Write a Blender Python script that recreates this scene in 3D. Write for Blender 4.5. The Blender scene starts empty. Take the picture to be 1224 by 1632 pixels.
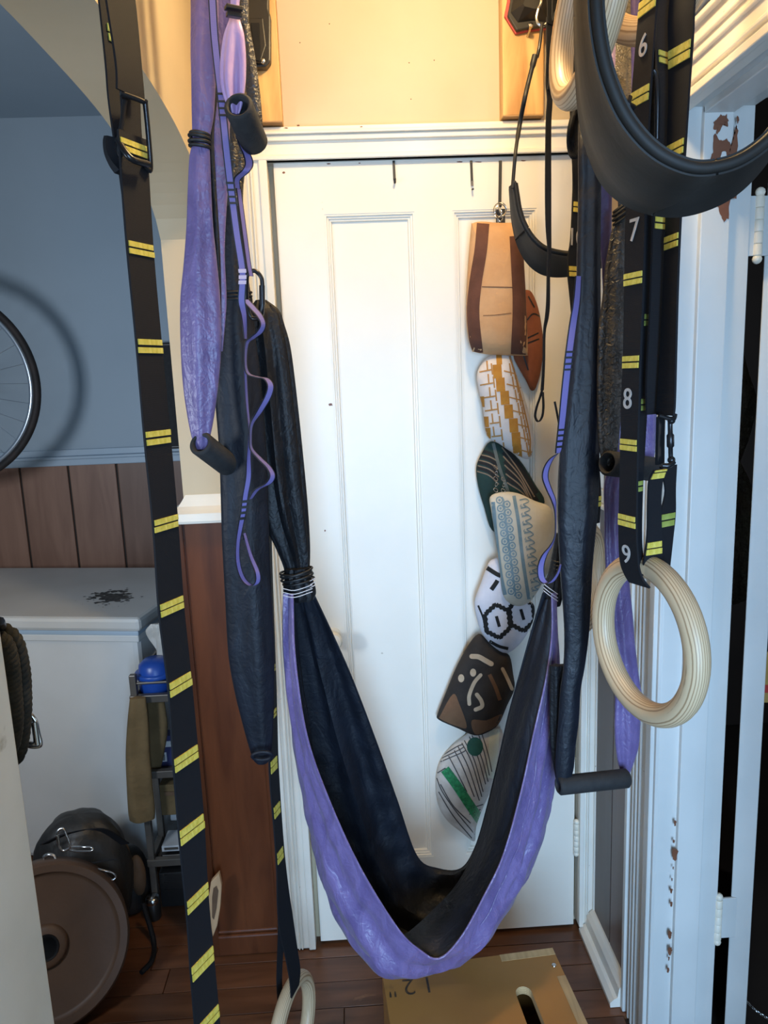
import bpy, math, random
from mathutils import Vector, Matrix
random.seed(7)
C = bpy.context.scene.collection
sc = bpy.context.scene
V3 = Vector
PI = math.pi
# ------------------------------------------------------------------ camera
F_PX, CX, CY, H = 1175.0, 612.0, 816.0, 1.5358
CR = Matrix(((0.9982359, -0.04600026, 0.0375376), (-0.04517429, -0.17818747, 0.98295906), (-0.03852764, -0.98292075, -0.17995116)))
cam_d = bpy.data.cameras.new('camera')
cam_d.sensor_fit = 'VERTICAL'; cam_d.sensor_height = 24.0; cam_d.lens = F_PX / 1632 * 24.0; cam_d.clip_start = 0.02
cam = bpy.data.objects.new('camera', cam_d); C.objects.link(cam)
m4 = Matrix.Identity(4)
for r in range(3):
    m4[r][0] = CR[r][0]; m4[r][1] = -CR[r][1]; m4[r][2] = -CR[r][2]
m4[2][3] = H
cam.matrix_world = m4
sc.camera = cam
# ------------------------------------------------------------------ world, light, exposure
w = bpy.data.worlds.new('world'); sc.world = w; w.use_nodes = True
w.node_tree.nodes['Background'].inputs[0].default_value = (0.52, 0.66, 0.9, 1)
w.node_tree.nodes['Background'].inputs[1].default_value = 0.22
def light(name, kind, loc, energy, color, size=0.1, size_y=None, target=None):
    d = bpy.data.lights.new(name, kind); d.energy = energy; d.color = color
    if kind == 'AREA':
        d.size = size
        if size_y: d.shape = 'RECTANGLE'; d.size_y = size_y
    elif kind == 'POINT': d.shadow_soft_size = size
    o = bpy.data.objects.new(name, d); C.objects.link(o); o.location = loc
    if target is not None:
        o.rotation_euler = (V3(target) - V3(loc)).to_track_quat('-Z', 'Y').to_euler()
    return o
light('ceiling_lamp', 'POINT', (0.24, 1.12, 2.44), 27, (1.0, 0.735, 0.39), 0.05)
wd = light('hall_window_daylight', 'AREA', (0.16, -1.35, 1.15), 29, (0.42, 0.67, 1.0), 0.75, 1.4, (0.52, 1.8, 0.62))
wd.data.spread = math.radians(95)
light('dark_room_fill', 'AREA', (2.2, 0.9, 1.5), 5, (0.85, 0.92, 1.0), 0.4, 0.8, (1.0, 1.9, 1.2))  # added dim fill for the fleece; no window is known in this room
light('side_room_window_daylight', 'AREA', (-1.2, 0.6, 1.42), 18, (0.76, 0.87, 1.0), 0.26, 0.34, (-1.3, 3.0, 1.4))
sc.view_settings.view_transform = 'Standard'; sc.view_settings.look = 'None'
sc.view_settings.exposure = 0.0; sc.view_settings.gamma = 1.0; sc.view_settings.use_curve_mapping = False

# ------------------------------------------------------------------ helpers: picture points to places in the room
def ray(px, py): return CR @ V3((px - CX, py - CY, F_PX))
def P(px, py, Y):
    r = ray(px, py); t = Y / r.y
    return V3((r.x * t, Y, H + r.z * t))
CT = CR.transposed()
def proj(p):
    c = CT @ (p - V3((0, 0, H)))
    return CX + F_PX * c.x / c.z, CY + F_PX * c.y / c.z
def Pz(px, Y, z):
    a = CT @ V3((0, Y, z - H)); b = CT @ V3((1, 0, 0)); k = px - CX
    x = (k * a.z - F_PX * a.x) / (F_PX * b.x - k * b.z)
    return V3((x, Y, z))
def cr(pts, n=6, closed=False):
    """Catmull-Rom through tuples or vectors"""
    pts = [tuple(p) for p in pts]; m = len(pts); out = []
    segs = m if closed else m - 1
    for i in range(segs):
        if closed: p0, p1, p2, p3 = (pts[(i + k) % m] for k in (-1, 0, 1, 2))
        else:
            p1, p2 = pts[i], pts[i + 1]
            p0 = pts[i - 1] if i else tuple(2 * a - b for a, b in zip(p1, p2))
            p3 = pts[i + 2] if i + 2 < m else tuple(2 * b - a for a, b in zip(p1, p2))
        for j in range(n):
            t = j / n
            out.append(tuple(0.5 * (2 * b + (c - a) * t + (2 * a - 5 * b + 4 * c - d) * t * t + (3 * b - a - 3 * c + d) * t ** 3)
                             for a, b, c, d in zip(p0, p1, p2, p3)))
    if not closed: out.append(pts[-1])
    return out
def resample(pts, n):
    d = [0]
    for a, b in zip(pts, pts[1:]): d.append(d[-1] + (V3(b) - V3(a)).length)
    out = []; j = 0
    for i in range(n):
        s = d[-1] * i / (n - 1)
        while j < len(d) - 2 and d[j + 1] < s: j += 1
        t = (s - d[j]) / max(1e-9, d[j + 1] - d[j])
        out.append(V3(pts[j]).lerp(V3(pts[j + 1]), min(1, max(0, t))))
    return out

WL = {}
def tag(o, label=None, cat=None, group=None, kind=None):
    if label: o['label'] = label
    if cat: o['category'] = cat
    if group: o['group'] = group
    if kind: o['kind'] = kind
    return o
def empty(name, loc, label=None, cat=None, group=None, kind=None):
    o = bpy.data.objects.new(name, None); C.objects.link(o); o.location = loc; o.empty_display_size = 0.05
    WL[o.name] = V3(loc)
    return tag(o, label, cat, group, kind)
def place(o, parent, loc):
    C.objects.link(o)
    WL[o.name] = V3(loc)
    if parent is not None:
        o.parent = parent; o.location = V3(loc) - WL[parent.name]
    else: o.location = loc
    return o
def mk(name, V, F, mat, parent=None, smooth=True, uv=None, bevel=0, label=None):
    lo = [min(v[i] for v in V) for i in range(3)]; hi = [max(v[i] for v in V) for i in range(3)]
    c = V3([(a + b) / 2 for a, b in zip(lo, hi)])
    me = bpy.data.meshes.new(name)
    me.from_pydata([V3(v) - c for v in V], [], F)
    if uv:
        l = me.uv_layers.new(name='UVMap')
        for lp in me.loops: l.data[lp.index].uv = uv[lp.vertex_index]
    me.materials.append(mat)
    me.polygons.foreach_set('use_smooth', [smooth] * len(me.polygons))
    me.update()
    if smooth: me.set_sharp_from_angle(angle=math.radians(48))
    o = bpy.data.objects.new(name, me)
    place(o, parent, c)
    if bevel:
        b = o.modifiers.new('bevel', 'BEVEL'); b.width = bevel; b.segments = 2; b.limit_method = 'ANGLE'
    if label: o['label'] = label
    return o
class B:
    def __init__(s): s.V = []; s.F = []; s.UV = []
    def add(s, V, F, uv=None):
        o = len(s.V); s.V += [V3(v) for v in V]; s.F += [tuple(i + o for i in f) for f in F]
        s.UV += uv if uv else [(0, 0)] * len(V)
        return s
    def box(s, x0, x1, y0, y1, z0, z1, rot=0, piv=None):
        V = [V3((x, y, z)) for x in (x0, x1) for y in (y0, y1) for z in (z0, z1)]
        if rot:
            p = V3(piv) if piv else V3(((x0 + x1) / 2, (y0 + y1) / 2, (z0 + z1) / 2))
            M = Matrix.Rotation(rot, 3, 'Z'); V = [M @ (v - p) + p for v in V]
        return s.add(V, [(0, 1, 3, 2), (4, 6, 7, 5), (0, 4, 5, 1), (2, 3, 7, 6), (0, 2, 6, 4), (1, 5, 7, 3)])
    def tube(s, pts, r, n=8, closed=False, cap=True, flat=1.0):
        pts = [V3(p) for p in pts]; m = len(pts); V = []; UV = []; L = 0
        t0 = (pts[1] - pts[0]).normalized()
        up = V3((0, 0, 1)) if abs(t0.z) < 0.9 else V3((1, 0, 0))
        nrm = t0.cross(up).normalized()
        for i, p in enumerate(pts):
            if closed: t = pts[(i + 1) % m] - pts[i - 1]
            else: t = pts[min(i + 1, m - 1)] - pts[max(i - 1, 0)]
            t.normalize(); nrm = (nrm - t * nrm.dot(t)); nrm.normalize(); b = t.cross(nrm)
            rr = r[i] if isinstance(r, (list, tuple)) else r
            if i: L += (p - pts[i - 1]).length
            for k in range(n):
                a = 2 * PI * k / n
                V.append(p + nrm * math.cos(a) * rr + b * math.sin(a) * rr * flat); UV.append((k / n, L))
        Fc = []
        for i in range(m if closed else m - 1):
            j = (i + 1) % m
            for k in range(n): Fc.append((i * n + k, i * n + (k + 1) % n, j * n + (k + 1) % n, j * n + k))
        if cap and not closed: Fc += [tuple(range(n))[::-1], tuple((m - 1) * n + k for k in range(n))]
        return s.add(V, Fc, UV)
    def lathe(s, prof, c, axis=(0, 0, 1), n=24):
        """prof: (r, h) pairs along axis from c"""
        ax = V3(axis).normalized(); u = ax.orthogonal().normalized(); v = ax.cross(u); V = []; m = len(prof)
        for r, h in prof:
            for k in range(n):
                a = 2 * PI * k / n; V.append(V3(c) + ax * h + (u * math.cos(a) + v * math.sin(a)) * r)
        Fc = [(i * n + k, i * n + (k + 1) % n, (i + 1) * n + (k + 1) % n, (i + 1) * n + k) for i in range(m - 1) for k in range(n)]
        if prof[0][0] > 1e-5: Fc.append(tuple(range(n))[::-1])
        if prof[-1][0] > 1e-5: Fc.append(tuple((m - 1) * n + k for k in range(n)))
        return s.add(V, Fc)
    def ball(s, c, r, n=12, sq=(1, 1, 1)):
        V = []; m = n // 2
        for i in range(m + 1):
            th = PI * i / m
            for k in range(n):
                a = 2 * PI * k / n
                V.append(V3(c) + V3((math.sin(th) * math.cos(a) * r * sq[0], math.sin(th) * math.sin(a) * r * sq[1], math.cos(th) * r * sq[2])))
        return s.add(V, [(i * n + k, i * n + (k + 1) % n, (i + 1) * n + (k + 1) % n, (i + 1) * n + k) for i in range(m) for k in range(n)])
    def strip(s, rows, t, top=True):
        """rows of (left, right) points -> a band of thickness t"""
        m = len(rows); V = []; UV = []; L = 0
        for i, (a, b) in enumerate(rows):
            ta = (rows[min(i + 1, m - 1)][0] + rows[min(i + 1, m - 1)][1]) - (rows[max(i - 1, 0)][0] + rows[max(i - 1, 0)][1])
            nn = (b - a).cross(ta)
            if nn.length < 1e-9: nn = V3((0, -1, 0))
            nn.normalize()
            if i: L += ((a + b) / 2 - (rows[i - 1][0] + rows[i - 1][1]) / 2).length
            for p, u in ((a + nn * t / 2, 0), (b + nn * t / 2, 1), (b - nn * t / 2, 1), (a - nn * t / 2, 0)):
                V.append(p); UV.append((u, L))
        Fc = [(i * 4 + k, i * 4 + (k + 1) % 4, i * 4 + 4 + (k + 1) % 4, i * 4 + 4 + k) for i in range(m - 1) for k in range(4)]
        Fc += [(0, 3, 2, 1), tuple((m - 1) * 4 + k for k in range(4))]
        return s.add(V, Fc, UV)
    def done(s, name, mat, parent=None, smooth=True, bevel=0, label=None):
        return mk(name, s.V, s.F, mat, parent, smooth, s.UV, bevel, label)

# ------------------------------------------------------------------ materials
def nt(name):
    m = bpy.data.materials.new(name); m.use_nodes = True
    t = m.node_tree; return m, t, t.nodes['Principled BSDF'], t.links
def node(t, typ, **kw):
    n = t.nodes.new(typ)
    for k, v in kw.items():
        if k.startswith('i_'):
            key = k[2:]; n.inputs[int(key) if key.isdigit() else key.replace('_', ' ')].default_value = v
        else: setattr(n, k, v)
    return n
def col4(c): return (c[0], c[1], c[2], 1)
def mat(name, c, c2=None, rough=0.5, scale=8, bump=0.0, bscale=60, metal=0, stretch=(1, 1, 1), spec=0.5, sheen=0, detail=4, coord='Object', lo=0.35, hi=0.7, bdist=0.002):
    m, t, p, L = nt(name)
    p.inputs['Roughness'].default_value = rough; p.inputs['Metallic'].default_value = metal
    p.inputs['Specular IOR Level'].default_value = spec
    if sheen: p.inputs['Sheen Weight'].default_value = sheen
    tc = node(t, 'ShaderNodeTexCoord'); mp = node(t, 'ShaderNodeMapping'); mp.inputs['Scale'].default_value = stretch
    L.new(tc.outputs[coord], mp.inputs[0])
    if c2:
        n = node(t, 'ShaderNodeTexNoise', i_Scale=scale, i_Detail=detail); L.new(mp.outputs[0], n.inputs['Vector'])
        r = node(t, 'ShaderNodeValToRGB'); r.color_ramp.elements[0].position = lo; r.color_ramp.elements[1].position = hi
        r.color_ramp.elements[0].color = col4(c); r.color_ramp.elements[1].color = col4(c2)
        L.new(n.outputs[0], r.inputs[0]); L.new(r.outputs[0], p.inputs['Base Color'])
    else: p.inputs['Base Color'].default_value = col4(c)
    if bump:
        n = node(t, 'ShaderNodeTexNoise', i_Scale=bscale, i_Detail=5.0); L.new(mp.outputs[0], n.inputs['Vector'])
        b = node(t, 'ShaderNodeBump', i_Strength=bump, i_Distance=bdist); L.new(n.outputs[0], b.inputs['Height']); L.new(b.outputs[0], p.inputs['Normal'])
    return m
def speck(m, c, scale, thr, soft=0.03, stretch=(1, 1, 1), detail=6):
    """chips or dirt of another colour where noise passes a threshold"""
    t = m.node_tree; L = t.links; p = t.nodes['Principled BSDF']
    src = p.inputs['Base Color'].links[0].from_socket if p.inputs['Base Color'].links else None
    mx = node(t, 'ShaderNodeMix', data_type='RGBA'); mx.inputs[6].default_value = p.inputs['Base Color'].default_value
    if src: L.new(src, mx.inputs[6])
    mx.inputs[7].default_value = col4(c)
    tc = node(t, 'ShaderNodeTexCoord'); mp = node(t, 'ShaderNodeMapping'); mp.inputs['Scale'].default_value = stretch; L.new(tc.outputs['Object'], mp.inputs[0])
    n = node(t, 'ShaderNodeTexNoise', i_Scale=scale, i_Detail=float(detail)); L.new(mp.outputs[0], n.inputs['Vector'])
    r = node(t, 'ShaderNodeMapRange'); r.inputs[1].default_value = thr; r.inputs[2].default_value = thr + soft
    L.new(n.outputs[0], r.inputs[0]); L.new(r.outputs[0], mx.inputs[0]); L.new(mx.outputs[2], p.inputs['Base Color'])
    return m
def wood(name, c, c2, axis='Z', scale=9, rough=0.5, dist=5, stretch=0.12, bump=0.15):
    m, t, p, L = nt(name); p.inputs['Roughness'].default_value = rough
    tc = node(t, 'ShaderNodeTexCoord'); mp = node(t, 'ShaderNodeMapping')
    s = [1, 1, 1]; s['XYZ'.index(axis)] = stretch; mp.inputs['Scale'].default_value = s
    oi = node(t, 'ShaderNodeObjectInfo'); ad = node(t, 'ShaderNodeVectorMath', operation='ADD')
    ml = node(t, 'ShaderNodeMath', operation='MULTIPLY'); ml.inputs[1].default_value = 40
    L.new(oi.outputs['Random'], ml.inputs[0]); L.new(tc.outputs['Object'], ad.inputs[0]); L.new(ml.outputs[0], ad.inputs[1])
    L.new(ad.outputs[0], mp.inputs[0])
    n = node(t, 'ShaderNodeTexNoise', i_Scale=float(scale * 5), i_Detail=6.0, i_Distortion=float(dist) * 0.12); L.new(mp.outputs[0], n.inputs['Vector'])
    r = node(t, 'ShaderNodeValToRGB'); r.color_ramp.elements[0].color = col4(c); r.color_ramp.elements[1].color = col4(c2)
    r.color_ramp.elements[0].position = 0.32; r.color_ramp.elements[1].position = 0.68
    L.new(n.outputs[0], r.inputs[0])
    hv = node(t, 'ShaderNodeHueSaturation'); mr = node(t, 'ShaderNodeMapRange'); mr.inputs[3].default_value = 0.75; mr.inputs[4].default_value = 1.25
    L.new(oi.outputs['Random'], mr.inputs[0]); L.new(mr.outputs[0], hv.inputs['Value']); L.new(r.outputs[0], hv.inputs['Color'])
    L.new(hv.outputs[0], p.inputs['Base Color'])
    b = node(t, 'ShaderNodeBump', i_Strength=bump, i_Distance=0.001); L.new(n.outputs[0], b.inputs['Height']); L.new(b.outputs[0], p.inputs['Normal'])
    return m
def nylon(name, c, c2, rough=0.36, crinkle=0.55, scale=26, spec=0.55, sheen=0.0, fine=0.3):
    """thin crinkled nylon: long soft wrinkles and short creases"""
    m, t, p, L = nt(name)
    p.inputs['Roughness'].default_value = rough; p.inputs['Specular IOR Level'].default_value = spec; p.inputs['Sheen Weight'].default_value = sheen
    tc = node(t, 'ShaderNodeTexCoord'); mp = node(t, 'ShaderNodeMapping'); mp.inputs['Scale'].default_value = (1, 1, 0.45); L.new(tc.outputs['Object'], mp.inputs[0])
    a = node(t, 'ShaderNodeTexNoise', i_Scale=float(scale), i_Detail=3.0, i_Distortion=1.2); L.new(mp.outputs[0], a.inputs['Vector'])
    f2 = node(t, 'ShaderNodeTexNoise', i_Scale=float(scale) * 4.2, i_Detail=2.0, i_Distortion=0.8); L.new(tc.outputs['Object'], f2.inputs['Vector'])
    rd = node(t, 'ShaderNodeMath', operation='SUBTRACT'); rd.inputs[1].default_value = 0.5; L.new(a.outputs[0], rd.inputs[0])
    ra = node(t, 'ShaderNodeMath', operation='ABSOLUTE'); L.new(rd.outputs[0], ra.inputs[0])
    rm = node(t, 'ShaderNodeMath', operation='MINIMUM'); rm.inputs[1].default_value = 0.09; L.new(ra.outputs[0], rm.inputs[0])
    a2 = node(t, 'ShaderNodeMath', operation='MULTIPLY_ADD'); a2.inputs[1].default_value = 0.7; L.new(rm.outputs[0], a2.inputs[0]); L.new(a.outputs[0], a2.inputs[2])
    ad = node(t, 'ShaderNodeMath', operation='MULTIPLY_ADD'); ad.inputs[1].default_value = fine; L.new(f2.outputs[0], ad.inputs[0]); L.new(a2.outputs[0], ad.inputs[2])
    b = node(t, 'ShaderNodeBump', i_Strength=crinkle, i_Distance=0.006); L.new(ad.outputs[0], b.inputs['Height']); L.new(b.outputs[0], p.inputs['Normal'])
    r = node(t, 'ShaderNodeValToRGB'); r.color_ramp.elements[0].color = col4(c); r.color_ramp.elements[1].color = col4(c2)
    r.color_ramp.elements[0].position = 0.35; r.color_ramp.elements[1].position = 0.7
    L.new(a.outputs[0], r.inputs[0]); L.new(r.outputs[0], p.inputs['Base Color'])
    return m
def webbing(name, c, rough=0.75, ribs=5200, edge=None):
    """woven band: cross ribs from the UV length, darker selvedge if edge is given"""
    m, t, p, L = nt(name); p.inputs['Roughness'].default_value = rough; p.inputs['Specular IOR Level'].default_value = 0.3
    uv = node(t, 'ShaderNodeUVMap'); sp = node(t, 'ShaderNodeSeparateXYZ'); L.new(uv.outputs[0], sp.inputs[0])
    mu = node(t, 'ShaderNodeMath', operation='MULTIPLY'); mu.inputs[1].default_value = ribs; L.new(sp.outputs[1], mu.inputs[0])
    sn = node(t, 'ShaderNodeMath', operation='SINE'); L.new(mu.outputs[0], sn.inputs[0])
    b = node(t, 'ShaderNodeBump', i_Strength=0.2, i_Distance=0.0006); L.new(sn.outputs[0], b.inputs['Height']); L.new(b.outputs[0], p.inputs['Normal'])
    if edge:
        s1 = node(t, 'ShaderNodeMath', operation='SUBTRACT'); s1.inputs[1].default_value = 0.5; L.new(sp.outputs[0], s1.inputs[0])
        ab = node(t, 'ShaderNodeMath', operation='ABSOLUTE'); L.new(s1.outputs[0], ab.inputs[0])
        gt = node(t, 'ShaderNodeMath', operation='GREATER_THAN'); gt.inputs[1].default_value = 0.36; L.new(ab.outputs[0], gt.inputs[0])
        mx = node(t, 'ShaderNodeMix', data_type='RGBA'); mx.inputs[6].default_value = col4(c); mx.inputs[7].default_value = col4(edge)
        L.new(gt.outputs[0], mx.inputs[0]); L.new(mx.outputs[2], p.inputs['Base Color'])
    else: p.inputs['Base Color'].default_value = col4(c)
    return m
def bands(name, cols, freq, axis=2, rough=0.45):
    """laminated plywood: thin layers across one local axis, with grain"""
    m, t, p, L = nt(name); p.inputs['Roughness'].default_value = rough
    tc = node(t, 'ShaderNodeTexCoord'); sp = node(t, 'ShaderNodeSeparateXYZ'); L.new(tc.outputs['Object'], sp.inputs[0])
    n = node(t, 'ShaderNodeTexNoise', i_Scale=14.0, i_Detail=4.0); L.new(tc.outputs['Object'], n.inputs['Vector'])
    ma = node(t, 'ShaderNodeMath', operation='MULTIPLY_ADD'); ma.inputs[1].default_value = 0.0022; L.new(n.outputs[0], ma.inputs[0]); L.new(sp.outputs[axis], ma.inputs[2])
    mu = node(t, 'ShaderNodeMath', operation='MULTIPLY'); mu.inputs[1].default_value = freq * 2 * PI; L.new(ma.outputs[0], mu.inputs[0])
    sn = node(t, 'ShaderNodeMath', operation='SINE'); L.new(mu.outputs[0], sn.inputs[0])
    mr = node(t, 'ShaderNodeMapRange'); mr.inputs[1].default_value = -1; L.new(sn.outputs[0], mr.inputs[0])
    r = node(t, 'ShaderNodeValToRGB'); e = r.color_ramp.elements
    e[0].color = col4(cols[0]); e[0].position = 0.05; e[1].color = col4(cols[1]); e[1].position = 0.35
    L.new(mr.outputs[0], r.inputs[0]); L.new(r.outputs[0], p.inputs['Base Color'])
    return m
M = {}
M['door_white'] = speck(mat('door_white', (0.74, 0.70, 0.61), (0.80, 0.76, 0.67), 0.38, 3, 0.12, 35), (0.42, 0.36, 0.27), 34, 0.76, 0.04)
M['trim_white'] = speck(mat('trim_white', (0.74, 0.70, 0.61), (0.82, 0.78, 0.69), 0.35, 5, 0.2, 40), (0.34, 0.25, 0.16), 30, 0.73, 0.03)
M['cream_wall'] = mat('cream_wall', (0.52, 0.42, 0.275), (0.565, 0.46, 0.31), 0.6, 4, 0.15, 30)
M['dirty_white'] = speck(mat('dirty_white', (0.42, 0.41, 0.35), (0.52, 0.51, 0.45), 0.5, 6, 0.1, 40), (0.28, 0.26, 0.20), 22, 0.68, 0.08)
M['blue_wall'] = mat('blue_wall', (0.33, 0.40, 0.46), (0.37, 0.44, 0.50), 0.6, 2, 0.1, 30)
M['blue_trim'] = mat('blue_trim', (0.36, 0.45, 0.53), (0.41, 0.49, 0.57), 0.45, 5)
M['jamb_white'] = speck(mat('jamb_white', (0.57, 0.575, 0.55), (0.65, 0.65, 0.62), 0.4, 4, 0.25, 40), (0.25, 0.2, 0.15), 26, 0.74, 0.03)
M['bare_brown'] = mat('bare_brown', (0.14, 0.05, 0.025), (0.20, 0.08, 0.04), 0.5, 20)
M['wainscot'] = wood('wainscot_brown', (0.060, 0.017, 0.006), (0.105, 0.032, 0.011), 'Z', 5, 0.33)
M['board'] = wood('board_brown', (0.17, 0.085, 0.055), (0.25, 0.135, 0.09), 'Z', 4, 0.45)
M['panel_brown'] = wood('panel_brown', (0.115, 0.075, 0.064), (0.15, 0.10, 0.088), 'Z', 3, 0.38)
M['floor'] = speck(wood('floor_stain', (0.075, 0.027, 0.011), (0.145, 0.058, 0.026), 'X', 6, 0.3), (0.22, 0.11, 0.05), 14, 0.69, 0.05, (0.5, 1.2, 1))
M['pine'] = wood('pine', (0.42, 0.19, 0.05), (0.74, 0.48, 0.19), 'Z', 5, 0.5, 5)
M['end_grain'] = wood('end_grain', (0.24, 0.13, 0.05), (0.38, 0.23, 0.10), 'X', 8, 0.6)
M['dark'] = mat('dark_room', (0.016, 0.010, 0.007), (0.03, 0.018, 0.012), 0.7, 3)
M['black_nylon'] = nylon('black_nylon', (0.004, 0.0043, 0.006), (0.009, 0.0095, 0.012), 0.55, 0.7, 26, 0.35)
M['crinkle_nylon'] = nylon('crinkle_nylon', (0.03, 0.027, 0.025), (0.075, 0.068, 0.062), 0.42, 1.0, 30, fine=0.6)
M['column_nylon'] = nylon('column_nylon', (0.006, 0.0078, 0.013), (0.012, 0.0145, 0.023), 0.5, 0.6, 22, 0.4, fine=0.25)
M['navy_nylon'] = nylon('navy_nylon', (0.0045, 0.0058, 0.0105), (0.009, 0.0115, 0.0195), 0.58, 0.6, 20, 0.35)
M['purple_nylon'] = nylon('purple_nylon', (0.125, 0.09, 0.225), (0.19, 0.14, 0.31), 0.40, 0.8, 24, 0.5, 0.1)
M['lilac_nylon'] = nylon('lilac_nylon', (0.38, 0.26, 0.50), (0.46, 0.33, 0.56), 0.3, 0.3, 18)
M['foam'] = mat('black_foam', (0.014, 0.014, 0.015), (0.022, 0.022, 0.023), 0.8, 60, 0.25, 300)
M['elastic'] = mat('black_elastic', (0.008, 0.008, 0.009), None, 0.55)
M['web_black'] = webbing('black_webbing', (0.006, 0.0065, 0.009))
M['web_purple'] = webbing('purple_webbing', (0.165, 0.14, 0.36), 0.5, 5200, (0.012, 0.012, 0.02))
M['web_lilac'] = webbing('lilac_webbing', (0.55, 0.44, 0.55), 0.5, 2400)
M['yellow'] = mat('yellow_thread', (0.62, 0.47, 0.05), (0.80, 0.64, 0.13), 0.7, 60, 0.7, 260, stretch=(3, 3, 1))
M['olive'] = mat('olive_thread', (0.26, 0.30, 0.05), (0.36, 0.40, 0.09), 0.7, 60, 0.7, 260)
M['digit'] = mat('grey_thread', (0.42, 0.39, 0.36), (0.52, 0.48, 0.45), 0.8, 90, 0.5, 300)
M['rubber'] = mat('black_rubber', (0.011, 0.010, 0.009), (0.02, 0.0185, 0.017), 0.62, 10, 0.15, 90, spec=0.35)
M['plastic'] = mat('black_plastic', (0.016, 0.015, 0.015), None, 0.38)
M['red_gasket'] = mat('red_gasket', (0.55, 0.06, 0.05), None, 0.5)
M['steel'] = mat('steel', (0.62, 0.62, 0.62), None, 0.22, metal=1)
M['gunmetal'] = mat('black_metal', (0.03, 0.03, 0.033), None, 0.28, metal=0.6)
M['hook'] = mat('hook_black', (0.015, 0.014, 0.013), None, 0.5)
M['ring_wood'] = bands('ring_birch', ((0.32, 0.205, 0.11), (0.60, 0.455, 0.285)), 300)
M['stitch'] = mat('white_stitching', (0.55, 0.53, 0.55), None, 0.8)
M['box_ply'] = speck(mat('box_brown', (0.34, 0.152, 0.036), (0.40, 0.19, 0.048), 0.42, 5, 0.06, 60), (0.2, 0.10, 0.04), 12, 0.68, 0.1)
M['ply_edge'] = wood('ply_edge', (0.36, 0.22, 0.09), (0.52, 0.35, 0.17), 'Y', 12, 0.5)
M['ink'] = mat('black_ink', (0.05, 0.035, 0.02), (0.14, 0.08, 0.035), 0.6, 60, lo=0.45, hi=0.65)
M['freezer'] = mat('freezer_enamel', (0.58, 0.58, 0.56), (0.64, 0.64, 0.62), 0.3, 4)
M['freezer_lid'] = mat('freezer_lid_enamel', (0.52, 0.50, 0.46), (0.60, 0.59, 0.56), 0.35, 3)
M['grime'] = None
M['rack'] = mat('rack_steel', (0.12, 0.105, 0.09), (0.17, 0.15, 0.13), 0.4, 12, metal=0.5)
M['blue_plastic'] = mat('blue_plastic', (0.01, 0.05, 0.28), (0.015, 0.07, 0.34), 0.35, 8)
M['khaki'] = mat('khaki_cloth', (0.10, 0.066, 0.026), (0.16, 0.105, 0.045), 0.9, 12, 0.5, 60, bdist=0.006)
M['plastic_bag'] = mat('white_plastic_bag', (0.42, 0.40, 0.36), (0.55, 0.52, 0.47), 0.35, 12, 0.8, 25, bdist=0.01)
M['plate_rubber'] = mat('plate_rubber', (0.075, 0.040, 0.023), (0.105, 0.058, 0.034), 0.55, 6, 0.2, 80)
M['bag_black'] = nylon('bag_black', (0.014, 0.014, 0.014), (0.028, 0.027, 0.026), 0.5, 0.5, 14)
M['strap_tan'] = mat('bag_tan', (0.09, 0.05, 0.025), (0.13, 0.075, 0.04), 0.7, 20)
M['rope'] = mat('black_rope', (0.010, 0.010, 0.008), (0.03, 0.028, 0.022), 0.85, 60, 0.9, 120)
M['label_white'] = mat('label_white', (0.55, 0.55, 0.55), None, 0.6)
M['label_navy'] = mat('carton_navy', (0.03, 0.035, 0.11), None, 0.5)
M['deck_wood'] = wood('deck_wood', (0.34, 0.21, 0.11), (0.46, 0.31, 0.18), 'Z', 6, 0.5)
M['tyre'] = mat('tyre', (0.014, 0.012, 0.012), (0.03, 0.02, 0.018), 0.7, 20, 0.3, 90)
M['alloy'] = mat('rim_alloy', (0.55, 0.62, 0.70), None, 0.3, metal=0.85)
M['fur'] = mat('white_fleece', (0.74, 0.68, 0.56), (0.84, 0.78, 0.66), 0.95, 12, 1.0, 60, bdist=0.02)
M['paint_cream'] = mat('painted_hinge', (0.72, 0.66, 0.53), (0.80, 0.75, 0.64), 0.4, 20, 0.4, 60)
M['ochre_card'] = mat('ochre_card', (0.45, 0.28, 0.07), (0.5, 0.33, 0.1), 0.7, 9)

# ------------------------------------------------------------------ the setting
def S(o): o['kind'] = 'structure'; return o
YW = 1.80                                             # plane of the door wall
ZC = 2.5
# floor: dark base with planks running across
fl = S(B().box(-2.6, 2.4, -2.0, 3.05, -0.06, -0.012).done('floor', M['dark'], smooth=False))
pw = 0.0815
y = 1.18; row = 0
while y < 2.98:
    segs = []
    x = -1.75 - random.random() * 0.5
    xr = 0.61 if y < 1.79 else -0.30
    while x < xr:
        l = random.uniform(0.75, 1.5); segs.append((x, min(x + l, xr))); x += l
    for a, b in segs:
        if b - a < 0.05: continue
        B().box(a + 0.0009, b - 0.0009, y + 0.0012, y + pw - 0.0012, -0.012, random.uniform(-0.0015, 0.0)).done('floor_plank', M['floor'], fl, False, 0.0012)
    y += pw; row += 1
S(B().box(-2.6, 2.4, -2.0, 3.05, ZC + 0.05, ZC + 0.1).done('ceiling', M['cream_wall'], smooth=False))
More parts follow.
